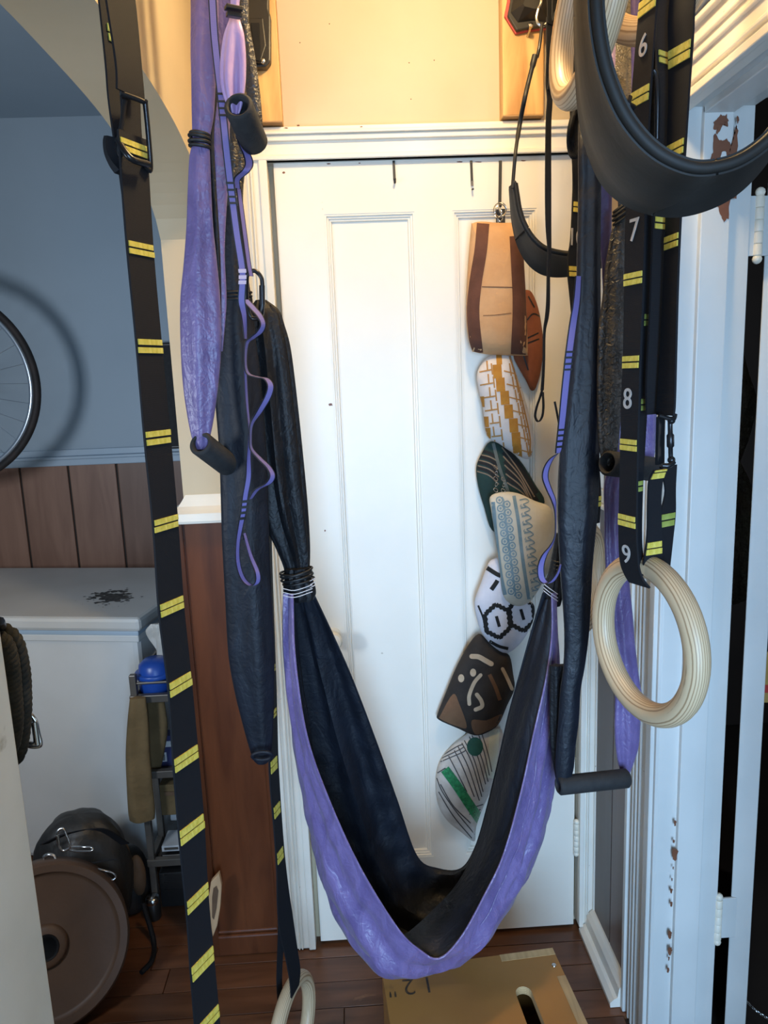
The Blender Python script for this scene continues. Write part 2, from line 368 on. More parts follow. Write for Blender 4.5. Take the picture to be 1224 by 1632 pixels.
# door wall: above the header, the pier left of the door, a backing behind the door
wb = B().box(-0.42, 0.62, YW, YW + 0.15, 2.085, ZC + 0.05).box(-0.42, -0.235, YW, YW + 0.15, 0, 2.085).box(0.575, 0.62, YW, YW + 0.15, 0, 2.085).box(-0.3, 0.6, YW + 0.03, YW + 0.15, 0, 2.085)
S(wb.done('wall_back', M['cream_wall'], smooth=False))
for px, py in ((655, 158), (652, 100), (525, 38), (478, 68), (692, 96)):
    q = P(px, py, YW - 0.0006); B().lathe([(0.0013, 0), (0.0009, 0.0004), (0.0, 0.0004)], q, (0, -1, 0), 10).done('nail_hole', M['bare_brown'], bpy.data.objects['wall_back'], False)
# wall with the flat arch on the left
XA, XB = -0.30, -0.42
Y0, Y1, ZS, RISE = 0.602, YW, 1.865, 0.155
def arch(t): return ZS + RISE * (1 - abs(t) ** 3) ** 0.7
n = 40; V = []; Fc = []
for i in range(n + 1):
    t = -1 + 2 * i / n; yy = (Y0 + Y1) / 2 + t * (Y1 - Y0) / 2; z = arch(t)
    V += [(XA, yy, z), (XA, yy, ZC + 0.05), (XB, yy, ZC + 0.05), (XB, yy, z)]
for i in range(n):
    for k in range(4): Fc.append((i * 4 + k, i * 4 + (k + 1) % 4, i * 4 + 4 + (k + 1) % 4, i * 4 + 4 + k))
Fc += [(0, 3, 2, 1), (n * 4, n * 4 + 1, n * 4 + 2, n * 4 + 3)]
wl = S(mk('wall_left', V, Fc, M['cream_wall'], smooth=False))
S(B().box(XB, XA, -2.0, Y0, 0, ZC + 0.05).done('wall_pier', M['dirty_white'], smooth=False, bevel=0.004))
# wainscot on the pier that faces us, with its cap and plinth
wn = S(B().box(-0.425, -0.243, YW - 0.012, YW, 0.06, 1.21).done('trim_1', M['wainscot'], smooth=False))
B().box(-0.443, -0.425, YW - 0.02, YW + 0.10, 0.0, 1.21).done('corner_board', M['wainscot'], wn, False, 0.003)
B().box(-0.268, -0.240, YW - 0.017, YW - 0.011, 0.06, 1.21).done('edge_board', M['wainscot'], wn, False, 0.002)
prof = [(0.012, 0.0), (0.045, 0.0), (0.047, 0.006), (0.045, 0.024), (0.032, 0.030), (0.018, 0.038), (0.010, 0.05), (0.002, 0.064), (-0.01, 0.064)]
V = []; Fc = []
for d, z in prof:
    V += [(-0.425 - d + 0.012, YW + 0.1, 1.207 + z), (-0.425 - d + 0.012, YW - d, 1.207 + z), (-0.235, YW - d, 1.207 + z)]
for i in range(len(prof) - 1):
    for k in range(2): Fc.append((i * 3 + k, i * 3 + k + 1, i * 3 + k + 4, i * 3 + k + 3))
mk('cap_moulding', V, Fc, M['trim_white'], wn, False)
B().box(-0.43, -0.245, YW - 0.022, YW, 0.0, 0.062).box(-0.43, -0.245, YW - 0.016, YW, 0.062, 0.074).done('plinth', M['wainscot'], wn, False, 0.005)
# door casing, header moulding
def casing(name, x0, x1, z0, z1, side):
    b = B().box(x0, x1, YW - 0.016, YW + 0.02, z0, z1)
    w_ = x1 - x0
    b.box(x0, x0 + w_ * 0.22, YW - 0.026, YW - 0.015, z0, z1)
    for k in (0.36, 0.47): b.box(x0 + w_ * k, x0 + w_ * (k + 0.06), YW - 0.021, YW - 0.015, z0, z1)
    b.box(x1 - w_ * 0.25, x1, YW - 0.023, YW - 0.015, z0, z1)
    return b
tr = S(casing('', -0.238, -0.165, 0.003, 2.03, 0).done('trim_2', M['trim_white'], smooth=False, bevel=0.0025))
S(casing('', 0.562, 0.614, 0.02, 2.03, 0).done('trim_3', M['trim_white'], smooth=False, bevel=0.0025))
hd = B().box(-0.238, 0.614, YW - 0.018, YW + 0.035, 2.024, 2.085).box(-0.238, 0.614, YW - 0.024, YW, 2.024, 2.034)
hd.box(-0.245, 0.614, YW - 0.028, YW, 2.062, 2.074).box(-0.25, 0.614, YW - 0.036, YW, 2.074, 2.080).box(-0.25, 0.614, YW - 0.022, YW, 2.080, 2.093)
S(hd.done('trim_4', M['trim_white'], smooth=False, bevel=0.002))
# the white door: two tall sunk panels
dr = B(); DX0, DX1, DZ0, DZ1, YF = -0.152, 0.553, 0.012, 2.022, YW - 0.003
pan = [(-0.042, 0.166), (0.255, 0.452)]; PZ0, PZ1 = 0.250, 1.909
dr.box(DX0, pan[0][0], YF, YF + 0.035, DZ0, DZ1).box(pan[0][1], pan[1][0], YF, YF + 0.035, PZ0, PZ1).box(pan[1][1], DX1, YF, YF + 0.035, DZ0, DZ1)
dr.box(pan[0][0], pan[1][1], YF, YF + 0.035, DZ0, PZ0).box(pan[0][0], pan[1][1], YF, YF + 0.035, PZ1, DZ1)
door = S(dr.done('door_1', M['door_white'], smooth=False))
for a, b in pan:
    B().box(a, b, YF + 0.016, YF + 0.03, PZ0, PZ1).done('panel', M['door_white'], door, False)
    mo = B(); pr = [(0, 0.0015), (0.004, 0.0015), (0.005, 0.006), (0.009, 0.006), (0.010, 0.010), (0.014, 0.010), (0.016, 0.0162)]
    V_ = []
    for o, d in pr: V_ += [(a + o, YF + d, PZ0 + o), (b - o, YF + d, PZ0 + o), (b - o, YF + d, PZ1 - o), (a + o, YF + d, PZ1 - o)]
    mo.add(V_, [(q * 4 + k, q * 4 + (k + 1) % 4, q * 4 + 4 + (k + 1) % 4, q * 4 + 4 + k) for q in range(len(pr) - 1) for k in range(4)])
    mo.done('panel_moulding', M['door_white'], door, False)
def chip(px, py, w_, h_, Yp, parent, m='bare_brown'):
    rr_ = random.Random(px * 7 + py); k = 9
    q = [P(px + w_ * math.cos(2 * PI * i / k) * rr_.uniform(.5, 1), py + h_ * math.sin(2 * PI * i / k) * rr_.uniform(.5, 1), Yp) for i in range(k)]
    mk('paint_chip', q + [sum(q, V3()) / k], [(i, (i + 1) % k, k) for i in range(k)], M[m], parent, False)
for c_ in ((527, 645, 5, 2.5), (452, 275, 3, 2), (524, 261, 4, 1.5), (573, 260, 3, 1), (732, 258, 7, 1.3), (762, 258, 8, 1.2), (834, 256, 5, 1.2), (518, 846, 2, 2)): chip(*c_, YF - 0.0006, door)
for c_ in ((475, 200, 3, 2.2), (456, 204, 5, 1.2), (576, 202, 3, 1.2)): chip(*c_, YW - 0.0365, bpy.data.objects['trim_4'])
B().lathe([(0.021, 0), (0.021, 0.004), (0.009, 0.006), (0.008, 0.022), (0.020, 0.030), (0.025, 0.041), (0.021, 0.052), (0.0, 0.057)], (-0.074, YF, 0.893), (0, -1, 0)).done('knob', M['paint_cream'], door)
def hinge(x, y, z, parent, h=0.10, r=0.0085, leaf=0.03):
    b = B()
    nk = 5
    for k in range(nk):
        zz = z - h / 2 + h * k / nk
        b.lathe([(r * 0.85, 0), (r, 0.001), (r, h / nk - 0.002), (r * 0.85, h / nk - 0.0005)], (x, y, zz), (0, 0, 1), 14)
    b.ball((x, y, z + h / 2 + r * 0.7), r * 1.05).ball((x, y, z - h / 2 - r * 0.7), r * 1.05)
    o = b.done('hinge', M['paint_cream'], parent)
    return o
for z in (0.283, 1.72): hinge(0.557, YF - 0.006, z, door, 0.085, 0.0075)
# right wall: boarded dado, white dado cap and baseboard, doorway casing
XR = 0.615
S(B().box(XR + 0.003, XR + 0.12, 1.40, YW + 0.15, 0, ZC + 0.05).box(XR + 0.003, XR + 0.12, 0.30, 1.40, 2.03, ZC + 0.05).box(XR + 0.003, XR + 0.12, -2.0, 0.30, 0, ZC + 0.05).done('wall_right', M['cream_wall'], smooth=False))
pn = S(B().box(XR - 0.004, XR + 0.002, 1.52, YW, 0.0, 1.21).done('trim_5', M['dark'], smooth=False))
for a, b in ((1.525, 1.655), (1.6575, YW - 0.024)):
    B().box(XR - 0.010, XR - 0.003, a, b, 0.03, 1.205).done('panel_board', M['panel_brown'], pn, False, 0.0015)
B().box(XR - 0.024, XR, 1.525, YW - 0.02, 1.2, 1.212).box(XR - 0.016, XR, 1.525, YW - 0.02, 1.212, 1.245).done('cap_moulding', M['trim_white'], pn, False, 0.004)
V = []; Fc = []
prof = [(0, 0), (0.045, 0.0), (0.046, 0.012), (0.036, 0.022), (0.028, 0.026), (0.024, 0.05), (0.016, 0.062), (0.008, 0.068), (0, 0.068)]
for d, z in prof: V += [(XR - 0.006 - d, YW - 0.02, z), (XR - 0.006 - d, 1.53, z)]
for i in range(len(prof) - 1): Fc.append((2 * i, 2 * i + 1, 2 * i + 3, 2 * i + 2))
Fc += [tuple(range(0, 2 * len(prof), 2)), tuple(range(1, 2 * len(prof), 2))[::-1]]
S(mk('baseboard_right', V, Fc, M['trim_white'], None, False))
cs = B().box(0.598, XR + 0.01, 1.3905, 1.53, 0, 1.99)
for a, b, x in ((1.515, 1.53, 0.588), (1.495, 1.503, 0.593), (1.478, 1.486, 0.593), (1.462, 1.468, 0.594), (1.40, 1.425, 0.590), (1.43, 1.436, 0.594)): cs.box(x, 0.6, a, b, 0, 1.99)
S(cs.done('trim_6', M['jamb_white'], smooth=False, bevel=0.002))
# header casing over the right doorway, coming towards us
hc = B().box(0.598, 0.622, 0.25, 1.53, 1.978, 2.11)
for a, b, x in ((1.976, 1.99, 0.588), (2.0, 2.008, 0.591), (2.034, 2.042, 0.592), (2.055, 2.063, 0.592), (2.085, 2.095, 0.588), (2.10, 2.115, 0.58)): hc.box(x, 0.6, 0.25, 1.53, a, b)
S(hc.done('trim_7', M['trim_white'], smooth=False, bevel=0.002))
# jamb facing us, its stop, and the soffit
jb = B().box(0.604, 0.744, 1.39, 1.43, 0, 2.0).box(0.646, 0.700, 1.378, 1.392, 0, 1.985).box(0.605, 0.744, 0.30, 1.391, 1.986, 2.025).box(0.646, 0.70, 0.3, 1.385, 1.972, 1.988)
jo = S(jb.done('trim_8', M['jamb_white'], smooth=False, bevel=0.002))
# bare patch and paint chips on the jamb: ragged flat patches of the old brown coat
def patch(pts, Yp, m, parent, name, jag=0.0016):
    q = [P(px, py, Yp) for px, py in cr(pts, 5, True)]
    q = [v + V3((random.uniform(-jag, jag), 0, random.uniform(-jag, jag) * 1.6)) for v in q]
    c = sum(q, V3()) / len(q); k = len(q)
    return mk(name, q + [c], [(i, (i + 1) % k, k) for i in range(k)], m, parent, False)
YJ = 1.3772
patch([(1141, 190), (1152, 183), (1160, 186), (1160, 200), (1152, 200), (1145, 212), (1140, 208), (1137, 200)], YJ, M['bare_brown'], jo, 'paint_chip')
patch([(1176, 185), (1178, 192), (1175, 197), (1174, 188)], YJ, M['bare_brown'], jo, 'paint_chip', 0.0008)
patch([(1139, 215), (1150, 224), (1160, 222), (1166, 232), (1172, 203), (1176, 205), (1175, 245), (1175, 310), (1164, 317), (1162, 345), (1153, 352), (1146, 335), (1142, 322), (1131, 322), (1131, 262), (1137, 240)], YJ, M['bare_brown'], jo, 'paint_chip')
patch([(1150, 243), (1157, 243), (1158, 258), (1149, 259)], YJ - 0.0004, M['jamb_white'], jo, 'paint_remnant', 0.0006)
for px, py, s in ((1076, 1312, 4), (1074, 1341, 3), (1076, 1362, 9), (1073, 1383, 2), (1071, 1402, 2), (1070, 1420, 4), (1070, 1441, 4), (1068, 1490, 6), (1068, 1516, 6), (1066, 1528, 3), (1065, 1546, 4)):
    yc = 1.3772 if px > 1069 else 1.3772
    patch([(px - s * .45, py - s), (px + s * .5, py - s * .7), (px + s * .35, py + s * .2), (px + s * .2, py + s), (px - s * .4, py + s * .8)], yc, M['bare_brown'], jo, 'paint_chip', 0.0009)
# the door of that doorway, swung right round so only its edge shows
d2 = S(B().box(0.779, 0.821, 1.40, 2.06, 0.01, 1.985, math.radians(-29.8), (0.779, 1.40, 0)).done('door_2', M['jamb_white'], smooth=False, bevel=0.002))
for px, py, h in ((1144, 1465, 0.098), (1209, 360, 0.105)):
    c = P(px, py, 1.393); hh = hinge(c.x, 1.393, c.z, d2, h, 0.0085)
    B().box(0.742, c.x, 1.392, 1.398, c.z - h / 2, c.z + h / 2).box(c.x, 0.80, 1.394, 1.3995, c.z - h / 2, c.z + h / 2).done('hinge_leaf', M['jamb_white'], d2, False, 0.001)
# dark room beyond the right doorway
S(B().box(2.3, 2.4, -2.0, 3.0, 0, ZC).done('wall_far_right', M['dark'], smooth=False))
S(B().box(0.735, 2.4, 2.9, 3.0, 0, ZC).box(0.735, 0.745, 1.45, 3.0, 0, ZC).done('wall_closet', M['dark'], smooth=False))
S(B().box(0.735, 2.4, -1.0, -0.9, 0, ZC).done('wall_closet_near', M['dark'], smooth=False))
# side room seen through the arch
YB = 3.0
far = S(B().box(-2.6, -0.28, YB, YB + 0.06, 0, 2.6).done('wall_far', M['blue_wall'], smooth=False))
B().box(-2.6, -0.31, YB - 0.006, YB, 0.0, 1.24).done('board_backing', M['dark'], far, False)
x = -2.286
while x < -0.35:
    B().box(x + 0.004, x + 0.187, YB - 0.016, YB, 0.0, 1.24).done('wall_board', M['board'], far, False, 0.004); x += 0.1905
B().box(-2.6, -0.29, YB - 0.02, YB, 1.236, 1.262).box(-2.6, -0.29, YB - 0.03, YB, 1.262, 1.274).box(-2.6, -0.29, YB - 0.014, YB, 1.274, 1.30).done('dado_rail', M['blue_trim'], far, False, 0.003)
S(B().box(-0.31, -0.28, YW + 0.15, YB, 0, ZC + 0.05).done('wall_side', M['blue_wall'], smooth=False))
S(B().box(-2.66, -2.6, -1.0, YB, 0, ZC + 0.05).done('wall_side_left', M['blue_wall'], smooth=False))
S(B().box(-2.6, XB, -1.06, -1.0, 0, ZC + 0.05).done('wall_side_near', M['blue_wall'], smooth=False))
S(B().box(-2.6, XB - 0.001, -1.0, YB, ZC + 0.03, ZC + 0.049).done('ceiling_side', M['blue_wall'], smooth=False))
#PART2

# ------------------------------------------------------------------ things: builders for straps, cloth, grips
def prow(rows, n=5):
    return cr(rows, n)
def band_rows(rows, Yl, Yr, n=5):
    """(picture y, left x, right x[, left depth, right depth]) -> level pairs of points in the room"""
    out = []
    for q in cr([tuple(r) + ((Yl, Yr) if len(r) == 3 else ()) for r in rows], n):
        py, a, b, ya, yb = q
        z = P((a + b) / 2, py, (ya + yb) / 2).z
        out.append((Pz(a, ya, z), Pz(b, yb, z)))
    return out
def cut(rows, p0, p1, off, u0=0.0, u1=1.0):
    """the piece of a band between two picture heights, lifted off its near face"""
    pts = [(proj((a + b) / 2)[1], a, b) for a, b in rows]
    def at(p):
        for (q0, a0, b0), (q1, a1, b1) in zip(pts, pts[1:]):
            if min(q0, q1) <= p <= max(q0, q1):
                t = (p - q0) / (q1 - q0 + 1e-9); return a0.lerp(a1, t), b0.lerp(b1, t)
        return min(pts, key=lambda q: abs(q[0] - p))[1:]
    a0, b0 = at(p0); a1, b1 = at(p1)
    nn = (b0 - a0).cross(a1 - a0).normalized()
    c = (a0 + b1) / 2
    if nn.dot(V3((0, 0, H)) - c) < 0: nn = -nn
    r = []
    for a, b in ((a0, b0), (a1, b1)):
        r.append((a.lerp(b, u0) + nn * off, a.lerp(b, u1) + nn * off))
    return r
def bars(rows, pys, parent, m='yellow', h=8.5, gap=3.0, u=(0.03, 0.97), t=0.0016):
    """pairs of stitched bars across a strap"""
    for p in pys:
        hh, gg = (h, gap) if not isinstance(p, tuple) else p[1:]
        p = p[0] if isinstance(p, tuple) else p
        for s in (-1, 1):
            c = p + s * (hh + gg) / 2
            B().strip(cut(rows, c - hh / 2, c + hh / 2, t * 0.9 + 0.0008, u[0] + random.uniform(-.015, .015), u[1] + random.uniform(-.02, .015)), t).done('stitch_bar', M[m], parent, False)
def textmesh(cu, name, ctr, R3, parent):
    tmp = bpy.data.objects.new('tmp', cu); C.objects.link(tmp); bpy.context.view_layer.update()
    me = bpy.data.meshes.new_from_object(tmp.evaluated_get(bpy.context.evaluated_depsgraph_get()))
    bpy.data.objects.remove(tmp); bpy.data.curves.remove(cu)
    me.transform(R3.to_4x4()); me.name = name
    return place(bpy.data.objects.new(name, me), parent, ctr)
def digits(txt, rows, py, size, parent, u=0.5, off=0.0022, bold=0.0006, xs=1.0):
    (a, b), (c, d) = cut(rows, py - size / 2, py + size / 2, off)
    ctr = (a.lerp(b, u) + c.lerp(d, u)) / 2
    xa = (b - a).normalized(); ya = ((a + b) / 2 - (c + d) / 2); hgt = ya.length; ya.normalize()
    za = xa.cross(ya).normalized(); ya = za.cross(xa)
    cu = bpy.data.curves.new('stitched_number', 'FONT'); cu.body = txt; cu.align_x = 'CENTER'; cu.align_y = 'CENTER'
    cu.size = hgt * 1.3; cu.offset = bold * 0.2; cu.extrude = 0.0004; cu.materials.append(M['digit'])
    R3 = Matrix((xa, ya, za)).transposed()
    return textmesh(cu, 'stitched_number', ctr, R3, parent)
def cloth(name, rows, Y, m, parent, dr=0.75, pleats=7, amp=0.16, n=40, seg=8, seed=0, close=True):
    """a hanging gathered bundle of cloth: (picture y, left x, right x[, depth]) with pleats round it"""
    rnd = random.Random(seed); ph = [rnd.uniform(0, 6.28) for _ in range(6)]
    rr = cr([tuple(r) + ((Y,) if len(r) == 3 else ()) for r in rows], seg); V = []; UV = []; Lz = 0; mrows = len(rr)
    for i, (py, a, b, yy) in enumerate(rr):
        c = P((a + b) / 2, py, yy); hw = (Pz(b, yy, c.z) - Pz(a, yy, c.z)).x / 2
        s = i / (mrows - 1)
        for k in range(n):
            th = 2 * PI * k / n
            f = math.sin(pleats * th + ph[0] + 1.3 * math.sin(s * 3 + ph[1])) + 0.6 * math.sin((pleats * 2 - 3) * th + ph[2] + 2 * s) + 0.5 * math.sin(3 * th + ph[3] + 4 * s)
            g = 1 + amp * 0.5 * f * (0.35 + 0.65 * abs(math.sin(th))) - amp * 0.35
            V.append(V3((c.x + hw * math.cos(th) * (1 + amp * 0.12 * f), c.y - hw * dr * math.sin(th) * g, c.z + 0.0)))
            UV.append((k / n, c.z))
    Fc = [(i * n + k, i * n + (k + 1) % n, (i + 1) * n + (k + 1) % n, (i + 1) * n + k) for i in range(mrows - 1) for k in range(n)]
    if close: Fc += [tuple(range(n))[::-1], tuple((mrows - 1) * n + k for k in range(n))]
    return mk(name, V, Fc, M[m], parent, True, UV)
def elastic_bands(spec, parent, Y, depth=0.8, r=0.0022, name='elastic_band'):
    """hair-tie rings round a bundle: (left x, right x, y left, y right)"""
    for a, b, ya, yb in spec:
        p0, p1 = P(a, ya, Y), P(b, yb, Y); c = (p0 + p1) / 2; ex = (p1 - p0) / 2
        ey = V3((0, ex.length * depth, 0))
        B().tube([c + ex * math.cos(t) * 1.02 + ey * math.sin(t) for t in [2 * PI * k / 28 for k in range(28)]], r, 7, True).done(name, M['elastic'], parent)
def grip(p0, p1, r, parent, hole=0.55, name='foam_grip'):
    ax = (p1 - p0); L = ax.length; q = 0.0035
    prof = [(r * hole, 0.03), (r * hole, 0.002), (r * hole + 0.002, 0), (r - q, 0), (r, q), (r, L - q), (r - q, L), (r * hole + 0.002, L), (r * hole, L - 0.002), (r * hole, L - 0.03)]
    b = B().lathe(prof, p0, ax, 32)
    return b.done(name, M['foam'], parent)
def ribbon(path, wdt, yaw, t=0.0012, n=7):
    """narrow webbing along (picture x, y, depth); yaw turns its face; a 4th number sets yaw per point"""
    pts = cr([(p[0], p[1], p[2], p[3] if len(p) > 3 else yaw) for p in path], n); rows = []
    for px, py, yy, a in pts:
        c = P(px, py, yy); d = V3((math.cos(a), math.sin(a), 0)) * wdt / 2; rows.append((c - d, c + d))
    return rows
def ring(c, R, r, yaw, tilt, m, name, parent=None, n=72, k=20):
    """wooden ring: built flat about its own axis, then turned"""
    V = []
    for i in range(n):
        a = 2 * PI * i / n
        for j in range(k):
            b = 2 * PI * j / k; rr = R + r * math.cos(b); V.append(V3((rr * math.cos(a), rr * math.sin(a), r * math.sin(b))))
    Fc = [(i * k + j, i * k + (j + 1) % k, ((i + 1) % n) * k + (j + 1) % k, ((i + 1) % n) * k + j) for i in range(n) for j in range(k)]
    o = mk(name, V, Fc, m, None)
    if parent is not None:
        o.parent = parent; o.location = V3(c) - WL[parent.name]
    else: o.location = c
    WL[o.name] = V3(c)
    o.rotation_euler = (PI / 2 + tilt, 0, yaw)
    return o
#PART3
# ------------------------------------------------------------------ long strap at the left
st = empty('ring_strap', P(240, 1632, 0.95), 'long black strap with yellow stitched bars hanging nearest on the left side', 'strap')
rows = band_rows([(-420, 128, 185), (-150, 149, 199), (0, 167, 216), (110, 184, 226), (160, 186, 230), (200, 187, 231), (250, 190, 235), (400, 202, 244), (550, 217, 257), (700, 230, 271), (840, 244, 283), (970, 253, 292), (1090, 268, 304), (1210, 276, 315), (1330, 286, 325), (1440, 297, 331), (1540, 304, 340), (1640, 312, 349), (1760, 320, 358)], 0.93, 0.972)
up = [r for r in rows if proj((r[0] + r[1]) / 2)[1] < 158]
lo = [r for r in rows if proj((r[0] + r[1]) / 2)[1] > 210]
fr = B().strip(up, 0.003).done('webbing', M['web_black'], st)
lw = B().strip(lo, 0.003).done('webbing', M['web_black'], st)
bars(lo, [236.5, 397.5, (552, 9, 4), (697, 9, 3.5), (834, 8.5, 2.5), (966, 9, 2), (1090, 10, 2), (1208, 9.5, 2), (1321, 10.5, 2), (1431, 9, 2), (1535, 10.5, 2), (1628, 9, 2)], lw)
back = band_rows([(-420, 118, 160), (-150, 138, 182), (0, 156, 200), (110, 168, 208), (160, 172, 212), (220, 180, 222), (260, 187, 228), (330, 197, 238)], 0.965, 1.0)
bw = B().strip(back, 0.003).done('webbing', M['web_black'], st)
bars(back, [(58, 12, 3)], bw, 'olive', u=(0.18, 0.62))
mid = band_rows([(150, 192, 222), (200, 195, 224), (250, 199, 228)], 0.955, 0.985)
B().strip(mid, 0.003).done('webbing', M['web_black'], st)
# the steel buckle frame: bent bar on three sides
bk = [P(192, 148, .94), P(228, 162, .955), P(232, 170, .958), P(240, 262, .968), P(236, 270, .965), P(230, 262, .96)]
B().tube(cr(bk, 6), 0.0032, 8).done('buckle_bar', M['gunmetal'], st)
B().tube(cr([P(199, 160, .95), P(194, 200, .945), P(188, 235, .942), P(197, 262, .945)], 6), 0.003, 8).done('buckle_bar', M['gunmetal'], st)
B().tube(cr([P(187, 222, .935), P(208, 252, .93), P(237, 262, .955)], 5), 0.004, 8).done('buckle_bar', M['gunmetal'], st)
B().strip(band_rows([(218, 168, 187), (228, 166, 186), (245, 168, 189), (262, 176, 192), (275, 186, 196)], 0.94, 0.95), 0.008).done('strap_keeper', M['web_black'], st)

# ------------------------------------------------------------------ ring hung low at the left, its strap behind the cloth
gl = empty('gymnastic_ring', P(460, 1632, 1.40), 'pale wooden ring hanging just above the floor at bottom left', 'gym ring', 'wooden gymnastic rings')
rw = band_rows([(560, 415, 425), (900, 426, 433), (1050, 429, 438), (1140, 430, 441), (1220, 429, 443), (1320, 437, 449), (1380, 441, 454), (1430, 442, 460), (1470, 445, 466), (1520, 456, 473), (1555, 462, 478), (1580, 464, 476)], 1.375, 1.41)
w1 = B().strip(rw, 0.003).done('webbing', M['web_black'], gl)
bars(rw, [(1066, 4, 2), (1137, 5, 2), (1218, 9, 1.5), (1290, 8, 1.5), (1362, 8, 1.5)], w1, u=(0.1, 0.8))
rb = band_rows([(1400, 441, 456), (1440, 442, 458), (1480, 443, 456), (1520, 442, 451), (1560, 441, 449), (1600, 443, 450)], 1.43, 1.44)
B().strip(rb, 0.003).done('webbing', M['web_black'], gl)
ring(P(466, 1641, 1.405), 0.100, 0.0158, math.radians(72), 0, M['ring_wood'], 'ring', gl)

# ------------------------------------------------------------------ the aerial yoga swing
sw = empty('aerial_yoga_swing', P(640, 1545, 1.25), 'black and purple nylon yoga swing hanging in a deep U before the white door', 'yoga swing')
Fp = [(466, 946, 1.30), (470, 1050, 1.27), (488, 1170, 1.24), (522, 1270, 1.22), (572, 1380, 1.20), (632, 1478, 1.18), (668, 1514, 1.17), (700, 1528, 1.17), (735, 1494, 1.18), (772, 1428, 1.20), (803, 1362, 1.22), (831, 1262, 1.24), (851, 1170, 1.26), (871, 1080, 1.28), (880, 1010, 1.30), (880, 945, 1.31)]
Op = [(453, 946, 1.33), (456, 1060, 1.32), (471, 1190, 1.31), (491, 1300, 1.30), (514, 1400, 1.28), (542, 1462, 1.26), (574, 1512, 1.25), (610, 1547, 1.22), (655, 1546, 1.20), (706, 1533, 1.20), (763, 1509, 1.22), (800, 1452, 1.25), (842, 1385, 1.28), (871, 1300, 1.30), (885, 1200, 1.32), (888, 1100, 1.33), (886, 1010, 1.33), (884, 945, 1.33)]
Qp = [(475, 946, 1.37), (482, 1060, 1.40), (503, 1190, 1.42), (532, 1300, 1.42), (562, 1400, 1.42), (602, 1475, 1.40), (650, 1524, 1.37), (700, 1524, 1.36), (755, 1492, 1.37), (800, 1428, 1.38), (838, 1350, 1.375), (862, 1250, 1.375), (874, 1150, 1.375), (878, 1050, 1.37), (878, 945, 1.36)]
Kp = [(499, 946, 1.36), (530, 1012, 1.38), (562, 1085, 1.40), (600, 1185, 1.43), (632, 1275, 1.46), (664, 1365, 1.49), (698, 1385, 1.50), (735, 1385, 1.48), (758, 1350, 1.42), (776, 1290, 1.38), (793, 1220, 1.36), (811, 1140, 1.35), (830, 1070, 1.345), (848, 1005, 1.34), (866, 945, 1.335)]
NU, NV = 150, 44
lines = [resample([P(*q) for q in cr(l, 8)], NU) for l in (Fp, Op, Qp, Kp)]
grid = []
for i in range(NU):
    c = cr([l[i] for l in lines], 20)
    c = resample(c, NV); grid.append([V3(p) for p in c])
def gnorm(g, i, j):
    a = g[min(i + 1, NU - 1)][j] - g[max(i - 1, 0)][j]; b = g[i][min(j + 1, NV - 1)] - g[i][max(j - 1, 0)]
    nn = a.cross(b)
    return nn.normalized() if nn.length > 1e-9 else V3((0, 0, 1))
cen = V3((0.2, 1.33, 0.95))
nm = [[gnorm(grid, i, j) for j in range(NV)] for i in range(NU)]
if nm[NU // 2][NV // 3].z > 0: nm = [[-q for q in r] for r in nm]     # point outwards, down at the bottom
rnd = random.Random(3); ph = [rnd.uniform(0, 6.28) for _ in range(8)]
def fold(u, v):
    e = math.sin(PI * u); ends = (1 - e) ** 2
    env = min(1, v / 0.10) * min(1, (1 - v) / 0.04)
    a = 0.006 * math.sin(2 * PI * 5.2 * v + ph[0] + 2.2 * math.sin(2 * PI * u + ph[1])) + 0.004 * math.sin(2 * PI * 9.3 * v + ph[2] + 3 * u)
    lf_ = 1.0 if u < 0.55 else 0.45
    a += 0.019 * lf_ * math.sin(2 * PI * 4.1 * v + ph[3] + 2.5 * (u - 0.5)) * (0.15 + 0.85 * max(0, v - 0.35) / 0.65)
    a += 0.010 * lf_ * math.sin(2 * PI * 7.3 * v + ph[7] + 4 * (u - 0.3)) * max(0, v - 0.4) / 0.6
    a += ends * 0.004 * math.sin(2 * PI * 14 * v + ph[4])
    a += 0.0022 * math.sin(2 * PI * (13 * u + 3 * v) + ph[5]) * e + 0.0015 * math.sin(2 * PI * (23 * u - 6 * v) + ph[6]) * e
    return a * env * (0.35 + 0.65 * e)
def sheet(off, name, m):
    V = []; UV = []
    for i in range(NU):
        for j in range(NV):
            u, v = i / (NU - 1), j / (NV - 1)
            V.append(grid[i][j] + nm[i][j] * (fold(u, v) + off)); UV.append((u, v))
    Fc = [(i * NV + j, i * NV + j + 1, (i + 1) * NV + j + 1, (i + 1) * NV + j) for i in range(NU - 1) for j in range(NV - 1)]
    return mk(name, V, Fc, M[m], sw, True, UV), V
outer, VO = sheet(0.0012, 'outer_cloth', 'purple_nylon'); outer['label'] = 'purple outer cloth of the swing'
lining, VL = sheet(-0.0012, 'lining', 'navy_nylon'); lining['label'] = 'dark navy inner cloth of the swing'
for j, nme, hm in ((0, 'hem', 'purple_nylon'), (NV - 1, 'hem', 'navy_nylon')):
    B().tube([(VO[i * NV + j] + VL[i * NV + j]) / 2 for i in range(NU)], 0.0022, 6).done(nme, M[hm], outer)
sm = B()                                                               # the seam that runs a little below the front hem on the right
sm.tube([VO[i * NV + 4] + nm[i][4] * 0.0012 for i in range(NU // 2 + 12, NU - 6)], 0.0011, 5).done('seam', M['purple_nylon'], outer)
Ec = [(868, 955, 1.335), (850, 1004, 1.338), (831, 1070, 1.342), (811, 1140, 1.347), (793, 1222, 1.35), (776, 1290, 1.35), (757, 1352, 1.345), (728, 1408, 1.33), (690, 1450, 1.30), (655, 1482, 1.24), (640, 1490, 1.205)]
